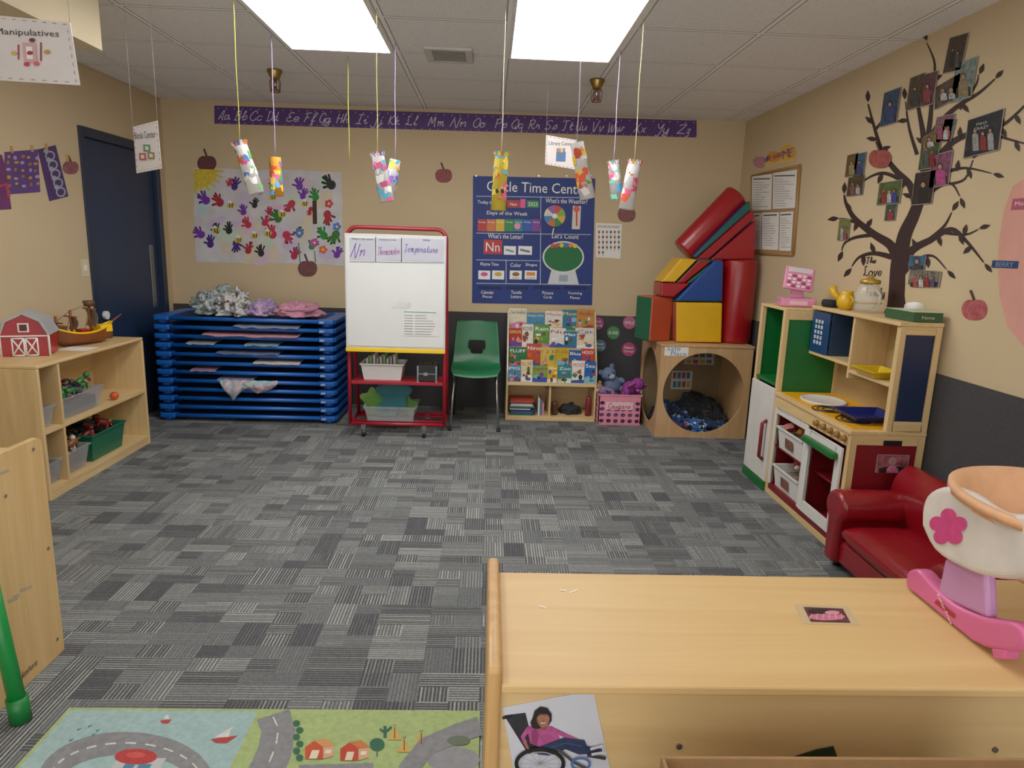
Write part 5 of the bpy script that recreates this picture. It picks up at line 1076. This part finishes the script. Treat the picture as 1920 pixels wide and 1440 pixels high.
kbin(yo+.05,ye-.07,.3125,.13,'white plastic bin of play food on upper cubby'); kbin(yo+.05,ye-.07,.0765,.13,'white plastic bin of play food on lower cubby')
b=B(); openbox(b,KX+.06,KX+.30,KY0+.10,KY0+.32,CZ+.010,CZ+.045,mat('#112064',.3),.03,.003); b.make('toy_pan',label='dark blue plastic pan on the play stove top',cat='toy pan',bevel=.003)
b=B(); openbox(b,HX-.03,HX+.12,KY0+.12,ydv-.08,zs1-.011,zs1+.025,mat('#d4b018',.35),.02,.003); b.make('toy_tray',label='yellow plastic tray on hutch shelf',cat='toy tray',bevel=.003)
fz=FZ+.019
RX,RY=KX+.13,KYf+.16
t=thing('toy_cash_register','pink toy cash register with tilted keypad screen','toy cash register',(RX,RY,fz))
PKM=mat('#d484a4',.4)
M0=Matrix.Translation((RX,RY,fz))@Matrix.Rotation(-.25,4,'Z')
b=B(); b.M=M0; b.box(-.1,.1,-.08,.08,0,.05,PKM); b.make('register_base',t,.008)
b=B(); b.M=M0; b.prism([V((-.04,0,.05)),V((.04,0,.05)),V((.03,.0,.11)),V((-.03,0,.11))],V((0,.03,0)),PKM); b.make('neck',t,.004)
M1=M0@Matrix.Translation((0,-.005,.165))@Matrix.Rotation(-.45,4,'X')@Matrix.Rotation(.12,4,'Y')
b=B(); b.M=M1; b.box(-.085,.085,-.008,.012,-.075,.075,PKM); hd=b.make('display_head',t,.008)
b=B(); b.M=M1; b.box(-.07,.07,-.011,-.008,.035,.065,mat('#c8c0c4')); b.make('screen',hd)
b=B(); b.M=M1
for i in range(5):
    for j in range(4): b.box(-.066+i*.028,-.046+i*.028,-.013,-.008,-.062+j*.022,-.047+j*.022,mat(('#e6cbd4','#a0306a','#e6cbd4')[(i+j)%3]))
b.make('keypad',hd)
b=B(); b.M=M0; b.box(-.05,.05,-.086,-.08,.012,.036,mat('#e0b0c0')); b.make('cash_drawer',t,.002)
hz=HZ+.021
spx,spy=HX+.05,KYf-.10
t=thing('smart_speaker','small round black fabric speaker on the hutch top','speaker',(spx,spy,hz))
B().lathe((spx,spy,hz),[(0,0),(.045,0),(.052,.01),(.052,.03),(.045,.04),(0,.041)],mat('#101218',.8),24).make('speaker_body',t); B().lathe((spx,spy,hz+.0405),[(0,.0005),(.03,.0005),(.03,0)],mat('#22252e',.4),20).make('button_plate',t)
jx,jy=HX+.09,KY0+.47
t=thing('glass_jar','clear glass jar with handle and gold lid on the hutch','jar',(jx,jy,hz))
GLS=mat('#e8e6dc',.05,.02,alpha=.2)
B().lathe((jx,jy,hz),[(0,.0),(.055,.0),(.065,.02),(.068,.08),(.06,.12),(.045,.14),(.045,.15),(.042,.15),(.042,.138),(.057,.118),(.064,.08),(.061,.02),(0,.005)],GLS,28).make('jar_body',t)
B().lathe((jx,jy,hz+.15),[(0,.0),(.05,0),(.05,.018),(.02,.026),(.012,.04),(0,.045)],mat('#c09c40',.3,metal=.5),24).make('lid',t)
b=B(); b.tube([(jx+.0685*math.cos(g),jy+.0685*math.sin(g),hz+.05) for g in [k*math.pi/14 for k in range(28)]],.0025,mat('#c09c40',.3,metal=.5),5,True); b.make('jar_band',t)
B().tube([(jx,jy-.06,hz+.12),(jx,jy-.11,hz+.1),(jx,jy-.11,hz+.05),(jx,jy-.065,hz+.03)],.006,mat('#d8d4c6',.1,.02,alpha=.5),8).make('handle',t)
tx,ty=HX+.05,KY0+.61
t=thing('toy_teapot','yellow plastic toy pitcher tipped beside the glass jar','toy pitcher',(tx,ty,hz)); TY=mat('#d8a814',.35)
B().lathe((tx,ty,hz),[(0,0),(.028,0),(.046,.02),(.05,.045),(.04,.07),(.03,.085),(.034,.1),(.028,.1),(.026,.085),(0,.02)],TY,20).make('pot_body',t); B().tube([(tx-.02,ty+.035,hz+.055),(tx-.035,ty+.07,hz+.08),(tx-.04,ty+.09,hz+.11)],[.018,.016,.024],TY,12).make('spout',t)
B().tube([(tx,ty-.04,hz+.075),(tx,ty-.07,hz+.06),(tx,ty-.05,hz+.025)],.006,TY,8).make('handle',t)
bx0,bx1,by0,by1=KB-.15,KB-.01,KY0+.0,KY0+.23; cxx,cyy=(bx0+bx1)/2,(by0+by1)/2
t=thing('tissue_box','green and white tissue box with tissue pulled up','tissue box',(cxx,cyy,hz))
TG=mat('#2a5231',.5); B().box(bx0,bx1,by0,by1,hz,hz+.045,TG).make('carton',t,.002); B().box(bx0,bx1,by0,by1,hz+.045,hz+.047,mat('#c0c8a0',.5)).make('carton_top',t)
W_=Fix(1,0,X,Z,-Y); W_.c=V((cxx,by0-.001,hz+.022)); B().text(W_,'Nova',0,0,.06,.015,mat('#c0c8a0')).make('lettering',t)
b=B()
b.add([V((cxx-.05+.1*i/6,cyy+.05*math.sin(i*1.1)*(j/3)*.5,hz+.048+.04*(j/3)*(1-.5*abs(i/3-1)))) for j in range(4) for i in range(7)],[(j*7+i,j*7+i+1,j*7+i+8,j*7+i+7) for j in range(3) for i in range(6)],WHITE,True); b.make('tissue',t,subsurf=1,solid=.001)

# ---------- armchair
AR=mat('#860c18',.26,.08,8,.15,coat=.3); ax0,ax1=1.63,XR-.05; ay0,ay1=2.12,3.04
t=thing('child_armchair',"child-size glossy red vinyl armchair beside the play stove",'armchair',((ax0+ax1)/2,(ay0+ay1)/2,0))
B().box(ax0+.03,ax1,ay0+.03,ay1-.03,.03,.15,AR).make('base',t,.025,bseg=4)
def pillow(x0,x1,y0,y1,z0,z1,n=10):
    b=B(); vs=[];fs=[]
    for s_ in (1,-1):
        o=len(vs)
        for j in range(n+1):
            for i in range(n+1):
                u_,v_=i/n*2-1,j/n*2-1; e=(1-abs(u_)**5)*(1-abs(v_)**5); mid=(z0+z1)/2; hh=(z1-z0)/2
                vs.append(V(((x0+x1)/2+(x1-x0)/2*u_*(1-.02*v_*v_),(y0+y1)/2+(y1-y0)/2*v_*(1-.02*u_*u_),mid+s_*hh*(.35+.65*e**.5) if e>0 else mid+s_*hh*.35)))
        for j in range(n):
            for i in range(n): fs.append((o+j*(n+1)+i,o+j*(n+1)+i+1,o+(j+1)*(n+1)+i+1,o+(j+1)*(n+1)+i))
    N_=(n+1)**2; ed=[i for i in range(n+1)]+[(j+1)*(n+1)-1 for j in range(1,n+1)]+[n*(n+1)+i for i in range(n-1,-1,-1)]+[j*(n+1) for j in range(n-1,0,-1)]
    for k in range(len(ed)): a_,b_=ed[k],ed[(k+1)%len(ed)]; fs.append((a_,b_,b_+N_,a_+N_))
    b.add(vs,fs,AR,True); return b
pillow(ax0+.0,ax1-.10,ay0+.14,ay1-.14,.14,.26).make('seat_cushion',t,subsurf=1)
for y0_,y1_ in ((ay0,ay0+.16),(ay1-.16,ay1)):
    ym=(y0_+y1_)/2; pts=[V((ax0+.0,y0_+.034,.03)),V((ax0+.0,y1_-.034,.03)),V((ax0+.0,y1_-.028,.23))]+[V((ax0+.0,ym+.084*math.cos(g),.30+.078*math.sin(g))) for g in [-.75+k*(math.pi+1.5)/22 for k in range(23)]]+[V((ax0+.0,y0_+.028,.23))]
    B().prism(pts,V((ax1-ax0-.06,0,0)),AR,True).make('armrest',t,.026,bseg=5)
b=B(); pr=spline([V((ax1-.13,0,.2)),V((ax1-.155,0,.33)),V((ax1-.145,0,.43)),V((ax1-.09,0,.49)),V((ax1-.03,0,.475)),V((ax1,0,.39)),V((ax1,0,.03))],5)
b.prism([p+V((0,ay0+.03,0)) for p in pr],V((0,ay1-ay0-.06,0)),AR,True); b.make('backrest',t,.03,bseg=5)
for x_ in (ax0+.06,ax1-.05):
    for y_ in (ay0+.07,ay1-.07): B().cyl((x_,y_,0),(x_,y_,.032),.02,BLACK,seg=12).make('leg',t)

# ---------- foreground table shelf
TZ=.75; tx0=.035; tx1=1.42; ty0=.985; ty1=1.374
t=thing('low_storage_table','light maple low storage shelf with smooth wooden top','shelf unit',((tx0+tx1)/2,(ty0+ty1)/2,0))
tp=B().box(tx0,tx1,ty0,ty1,TZ-.018,TZ,TOPW).make('top_panel',t,.004)
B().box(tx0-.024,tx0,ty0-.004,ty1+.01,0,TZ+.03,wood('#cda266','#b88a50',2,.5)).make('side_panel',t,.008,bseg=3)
B().box(tx1,tx1+.024,ty0-.004,ty1+.01,0,TZ+.03,WOODZ).make('side_panel',t,.008,bseg=3)
bp_=B().box(tx0,tx1,ty0+.012,ty0+.024,.05,TZ-.018,wood('#dcbc84','#cea970',0,.5,.7)).make('back_panel',t,.001)
B().box(tx0,tx1,ty0+.024,ty1-.01,.05,.07,WOOD).make('shelf',t); B().box(tx0,tx1,ty0+.024,ty1-.01,.38,.40,WOOD).make('shelf',t)
TF=YP(ty0+.012)
for x_,y_ in ((1273,1399),(1865,1405)): B().cyl(TF.P(x_,y_,0),TF.P(x_,y_,.003),.005,mat('#77706a',.4,metal=.7),seg=12).make('screw',bp_)
TP=ZP(TZ)
b=B(); b.flat(TP,[(1505,1170),(1612,1173),(1590,1138),(1490,1133)],mat('#c8b088',.15,.02),.0003,.0006); s=b.make('taped_photo',label='small photo of pink toy taped onto table top',cat='photo')
b=B(); b.flat(TP,[(1520,1167),(1595,1169),(1580,1142),(1506,1139)],mat('#5a3036',.3,.4,60),.0013); b.ell(TP,1550,1158,34,7,mat('#c8708a',.4,.2,80),.0018); b.ell(TP,1540,1148,26,5,mat('#2a1a1c',.4),.0023); b.ell(TP,1560,1151,14,4,mat('#d0889c',.4),.0028)
for k in range(6): b.line(TP,[(1522+k*11,1153),(1518+k*12,1164)],1.2,mat('#e0b0bc'),.0031)
b.make('photo_image',s)
for p_ in ([(1050,1107),(1062,1108)],[(1068,1112),(1084,1106)],[(1010,1137),(1024,1140)]): B().line(TP,p_,2.5,mat('#e8dcc8',.6),.0008).make('scuff_mark',tp)
b=B(); b.flat(TF,[(968,1470),(1150,1470),(1112,1293),(942,1326)],mat('#c8cad4',.2,.03),.0003,.001); s=b.make('photo_card',label='laminated photo of smiling child in wheelchair, taped to panel',cat='photo')
b=B(); SKN=mat('#99644a',.5,.2,70); SKD=mat('#7d4c36',.5,.1,90); HRm=mat('#17100d',.5,.3,90); PSH=mat('#a8467f',.5,.35,60); JN=mat('#1f2c4c',.5,.4,60)
wc=(1012,1428)
b.flat(TF,[(945,1340),(985,1335),(1000,1395),(1040,1400),(1040,1410),(990,1412)],mat('#1f1f23',.5,.3,60),.0018)
b.line(TF,[(942,1345),(960,1342)],5,BLACK,.002)
b.flat(TF,[(988,1362),(1000,1357),(1012,1360),(1022,1359),(1034,1360),(1044,1366),(1052,1392),(1020,1402),(994,1392)],PSH,.0022)
b.flat(TF,[(1004,1362),(1010,1376),(1006,1396),(998,1392),(996,1372)],mat('#86305f',.5),.0024)
b.line(TF,[(992,1363),(980,1380),(985,1392)],9,PSH,.0025,7); b.line(TF,[(983,1388),(990,1402),(1003,1408)],5,SKN,.0028)
b.line(TF,[(1040,1368),(1060,1377),(1082,1386)],9,PSH,.0031,6); b.ell(TF,1087,1388,5,3.5,SKN,.0033,8)
for k in range(4): b.line(TF,[(1089,1386.5+k*1.6),(1093,1387+k*1.9)],1.3,SKN,.0034)
b.flat(TF,[(1010,1398),(1058,1380),(1095,1385),(1100,1396),(1128,1402),(1130,1410),(1085,1412),(1060,1402),(1030,1414),(1008,1412)],JN,.0036)
b.line(TF,[(1020,1404),(1060,1390),(1092,1396)],2.5,mat('#31426c',.5),.0038)
b.flat(TF,[(998,1344),(1002,1330),(1013,1322),(1026,1325),(1034,1336),(1034,1348),(1029,1356),(1008,1364),(998,1362),(994,1352)],HRm,.0040)
b.flat(TF,[(1013,1358),(1024,1358),(1024,1366),(1014,1366)],SKD,.0041)
b.flat(TF,[(1018+12*math.cos(g),1345+(15 if math.sin(g)>0 else 14)*math.sin(g)) for g in [k*math.pi/12 for k in range(24)]],SKN,.0043); b.flat(TF,[(1006,1340),(1007,1350),(1011,1357),(1013,1358),(1009,1348)],SKD,.00445); b.flat(TF,[(1005,1343),(1008,1331),(1018,1328),(1028,1333),(1031,1343),(1026,1336),(1012,1336)],HRm,.0046)
b.flat(TF,[(1012,1350.5),(1018,1351.5),(1024,1350),(1022,1353.8),(1018,1354.8),(1014,1353.8)],mat('#7a2a2a'),.0046); b.line(TF,[(1013.5,1351.6),(1018,1352.6),(1022.5,1351.2)],1.5,WHITE,.0049)
b.line(TF,[(1018,1343),(1017,1347.5),(1019.5,1348)],.9,SKD,.0047)
for sx in (1013,1022.5): b.ell(TF,sx,1341.5,1.7,.9,mat('#d8d0c8'),.0046,8); b.ell(TF,sx,1341.5,.95,.95,HRm,.0048,8); b.line(TF,[(sx-2.6,1338.6),(sx,1337.8),(sx+2.6,1338.6)],.7,HRm,.0047)
b.line(TF,[(wc[0]+44*math.cos(g),wc[1]+27*math.sin(g)) for g in [k*math.pi/24 for k in range(49)]],7,BLACK,.005)
b.line(TF,[(wc[0]+36*math.cos(g),wc[1]+22*math.sin(g)) for g in [k*math.pi/24 for k in range(49)]],1.5,mat('#b0b4ba',.3),.0053)
for k in range(12):
    g=k*math.pi/6; b.line(TF,[wc,(wc[0]+40*math.cos(g),wc[1]+24*math.sin(g))],.8,mat('#8a8e94',.3),.0055+.00003*k)
b.line(TF,[(1045,1400),(1075,1425),(1100,1438)],5,mat('#3a3a40'),.0052); b.line(TF,[(1088+17*math.cos(g),1428+11*math.sin(g)) for g in [k*math.pi/12 for k in range(25)]],4,mat('#3a62a8'),.006)
b.line(TF,[(1100,1412),(1135,1418)],6,mat('#2c2c30'),.0054); b.line(TF,[(1106,1400),(1128,1394),(1130,1406),(1108,1410)],5,mat('#c8c8cc'),.006)
b.make('photo_image',s)
CBM=mat('#936e44',.8,.1,30,.2); cy=.80; Wc_=YP(cy); xa=Wc_.P(1240,1425).x; xb=Wc_.P(1925,1425).x+.1; zc_=Wc_.P(1500,1423).z
t=thing('cardboard_box','open brown cardboard box standing by low shelf','cardboard box',((xa+xb)/2,cy-.15,0))
for a_ in ((xa,xb,cy,cy+.005,.005,zc_),(xa,xa+.005,cy-.3,cy,.005,zc_),(xb-.005,xb,cy-.3,cy,.005,zc_),(xa,xb,cy-.305,cy-.3,.005,zc_)): B().box(*a_,CBM).make('box_wall',t,.001)
B().box(xa,xb,cy-.305,cy+.005,.0,.005,CBM).make('box_base',t)
b=B(); b.flat(TF,[(1475,1422),(1570,1420),(1562,1398),(1530,1404)],mat('#1f2c1e',.5,.3,40),.0004,.002); b.make('green_paper_scrap',label='dark green paper corner stuck on wood panel',cat='paper')

# ---------- doll cradle
DX=.91; C_=XP(DX)
t=thing('doll_cradle','pink and white toy doll cradle on rockers with peach basket','toy cradle',(DX+.15,1.15,TZ))
PR=mat('#d46094',.35,.06); LV=mat('#bd86b8',.35,.05); WS=mat('#d4cec8',.35,.1,14); PB_=mat('#dba47a',.6,.08,30)
rk=spline([V((x,y,0)) for x,y in ((1697,1085),(1702,1070),(1720,1068),(1742,1092),(1785,1132),(1845,1158),(1895,1166),(1915,1182),(1917,1208),(1895,1222),(1840,1212),(1780,1183),(1730,1148),(1700,1108),(1697,1085))],3)[:-1]
def rocker(dx):
    b=B(); q=[C_.P(p.x,p.y)+V((dx,0,0)) for p in rk]
    for p in q: p.z=max(p.z,TZ+.004)
    b.prism(q,V((.035,0,0)),PR,True); return b.make('rocker',t,.008,bseg=4)
rk1=rocker(0); rocker(.3)
B().prism([C_.P(1858,1215),C_.P(1884,1218),C_.P(1880,1236),C_.P(1862,1236)],V((.03,0,0)),PR).make('foot',t,.003)
b=B(); b.flat(C_,[(1752,1130),(1758,1124),(1792,1152),(1790,1160)],mat('#a81830',.4),.001); b.text(C_,'Fisher-Price',1773,1142,38,7,WHITE,.002,.0,-.62); b.make('brand_lettering',rk1)
for dx in (.006,.306): B().prism([C_.P(1765,1045)+V((dx,0,0)),C_.P(1840,1070)+V((dx,0,0)),C_.P(1845,1160)+V((dx,0,0)),C_.P(1750,1118)+V((dx,0,0))],V((.024,0,0)),LV).make('upright_post',t,.008,bseg=3)
sh=spline([V((x,y,0)) for x,y in ((1736,985),(1738,948),(1752,922),(1785,912),(1825,925),(1862,950),(1890,962),(1930,965),(1975,980),(1990,1030),(1960,1075),(1915,1086),(1860,1082),(1805,1062),(1760,1032),(1736,985))],3)[:-1]
for dx in (-.012,.3): B().prism([C_.P(p.x,p.y)+V((dx,0,0)) for p in sh],V((.03,0,0)),WS,True).make('end_shell',t,.012,bseg=4)
C2=XP(DX-.0125); b=B(); pts=[]
for i in range(60):
    g=2*math.pi*i/60; r_=25*(.72+.42*abs(math.cos(2.5*g))**.7); pts.append((1779+1.25*r_*math.cos(g-.3),989+1.25*r_*math.sin(g-.3)))
b.flat(C2,pts,mat('#c8407c',.4,.1,60),.0003,.002); b.make('flower_emblem',t)
bc=V((DX+.165,1.13,.885)); b=B()
b.lathe(bc,[(0,0),(.115,0),(.14,.02),(.172,.11),(.188,.125),(.194,.122),(.194,.136),(.184,.14),(.168,.125),(.135,.03),(.115,.012),(0,.012)],PB_,48,1.0,1.15)
for i in range(9): b.tube([(bc.x+(.142+.0042*i)*math.cos(g),bc.y+1.15*(.142+.0042*i)*math.sin(g),bc.z+.02+.0115*i) for g in [k*math.pi/24 for k in range(48)]],.0038,PB_,5,True)
b.make('basket',t)
B().tube([(DX+.035,1.1,TZ+.045),(DX+.3,1.1,TZ+.045)],.008,WHITE,10).make('cross_bar',t)
b=B(); b.ball((bc.x,bc.y-.02,bc.z+.06),(.10,.13,.04),WHITE,20,10); b.make('pillow',t)

# ---------- play rug
RG=mat('#9aad70',.95,.14,60,.3); BLr=mat('#93b0b0',.95,.12,60,.3); RD=mat('#7c7d81',.95,.14,60,.3); DG=mat('#2d5c44',.95,.08,60); GRr=mat('#5a655d',.95,.08,60); RW_=mat('#c6c6c2',.9,.1,60)
p0=FL(130,1331); rz=.008; G=ZP(rz); yf=p0.y
b=B(); b.box(p0.x,.003,.7,yf,0.0005,rz,RG); rug=b.make('play_rug',label='green and light blue road map play rug on carpet',cat='rug')
b=B(); o=.0006
xr_=G.P(478,1345).x
b.poly([V((p0.x+.012,.72,rz+o)),V((xr_,.72,rz+o)),V((xr_,yf-.012,rz+o)),V((p0.x+.012,yf-.012,rz+o))],BLr)
b.line(G,[(512,1340),(522,1370),(515,1410),(500,1445),(480,1480)],64,RD,.0012)
for p_ in ([(512,1345),(520,1362)],[(521,1375),(518,1395)],[(513,1410),(505,1430)]): b.line(G,p_,3,RW_,.0018)
arc=lambda cx,cy,rx,ry,a0,a1,n=24:[(cx+rx*math.cos(a0+(a1-a0)*k/n),cy+ry*math.sin(a0+(a1-a0)*k/n)) for k in range(n+1)]
b.line(G,arc(235,1470,145,76,math.pi,2*math.pi),42,RD,.0014)
for k in range(12):
    a0=math.pi+k*math.pi/12; b.line(G,arc(235,1470,145,76,a0,a0+.14,3),3,RW_,.002)
b.rect(G,222,1422,290,1458,mat('#b0b4b4',.9),.0018); b.ell(G,255,1420,40,15,mat('#a83434',.9,.1,60),.0022); b.ell(G,255,1417,18,6,mat('#c04a44',.9,.1,60),.0026); b.rect(G,235,1434,245,1448,mat('#467690',.9),.0028); b.rect(G,262,1434,276,1448,mat('#467690',.9),.0028)
b.flat(G,[(395,1387),(446,1380),(425,1394),(405,1394)],mat('#a83434',.9),.002); b.flat(G,[(402,1384),(428,1383),(436,1363)],RW_,.002)
b.flat(G,[(300,1352),(322,1350),(316,1357),(304,1357)],mat('#a83434',.9),.002); b.flat(G,[(305,1350),(318,1349),(314,1340)],RW_,.002)
for x,y in ((145,1370),(165,1364),(180,1372),(172,1380),(130,1390)): b.line(G,[(x,y),(x+9,y-4)],3,mat('#3a6a86',.9),.002,.5)
for k in range(6): b.ell(G,556+(k%2)*6,1357+k*13,7,6,DG,.002+.0002*k,10)
def house(x,y,c1,c2):
    b.flat(G,[(x-26,y+14),(x+8,y+14),(x+8,y-8),(x-9,y-20),(x-26,y-8)],mat(c1,.9,.1,60),.002); b.flat(G,[(x+8,y+14),(x+28,y+8),(x+28,y-10),(x+8,y-8)],mat('#c09878',.9),.0021); b.flat(G,[(x+8,y-8),(x+30,y-10),(x+14,y-24),(x-9,y-20)],mat(c2,.9),.0026); b.rect(G,x-13,y-2,x-4,y+14,mat('#d0c4a8',.9),.0028); b.rect(G,x+13,y-3,x+22,y+4,mat('#d8ccb0',.9),.0028)
house(598,1410,'#b5462a','#c48450'); house(664,1413,'#ae3a28','#b46a38')
b.ell(G,707,1397,14,12,DG,.0024); b.line(G,[(707,1409),(707,1420)],3,GRr,.0026)
for x,y in ((740,1377),(758,1400),(790,1388)):
    b.flat(G,[(x-13,y+11),(x+13,y+11),(x,y-15)],mat('#bc9a50',.9),.002); b.line(G,[(x,y-12),(x,y+9)],1.8,mat('#6a3018',.9),.0026); b.line(G,[(x-3,y-18),(x,y-14),(x+3,y-18)],1.2,mat('#6a3018',.9),.0026)
b.line(G,[(722,1362),(722,1384)],6,DG,.002); b.line(G,[(712,1368),(722,1374),(734,1364)],4,DG,.0024)
b.line(G,[(900,1362),(860,1375),(800,1400),(760,1450)],36,RD,.0022); b.ell(G,850,1425,50,24,mat('#84858a',.95,.1,60),.0014)
b.ell(G,860,1390,22,9,mat('#5a6555',.9),.0030); b.line(G,[(560,1440),(700,1436)],10,RD,.0012)
b.make('rug_print',rug)
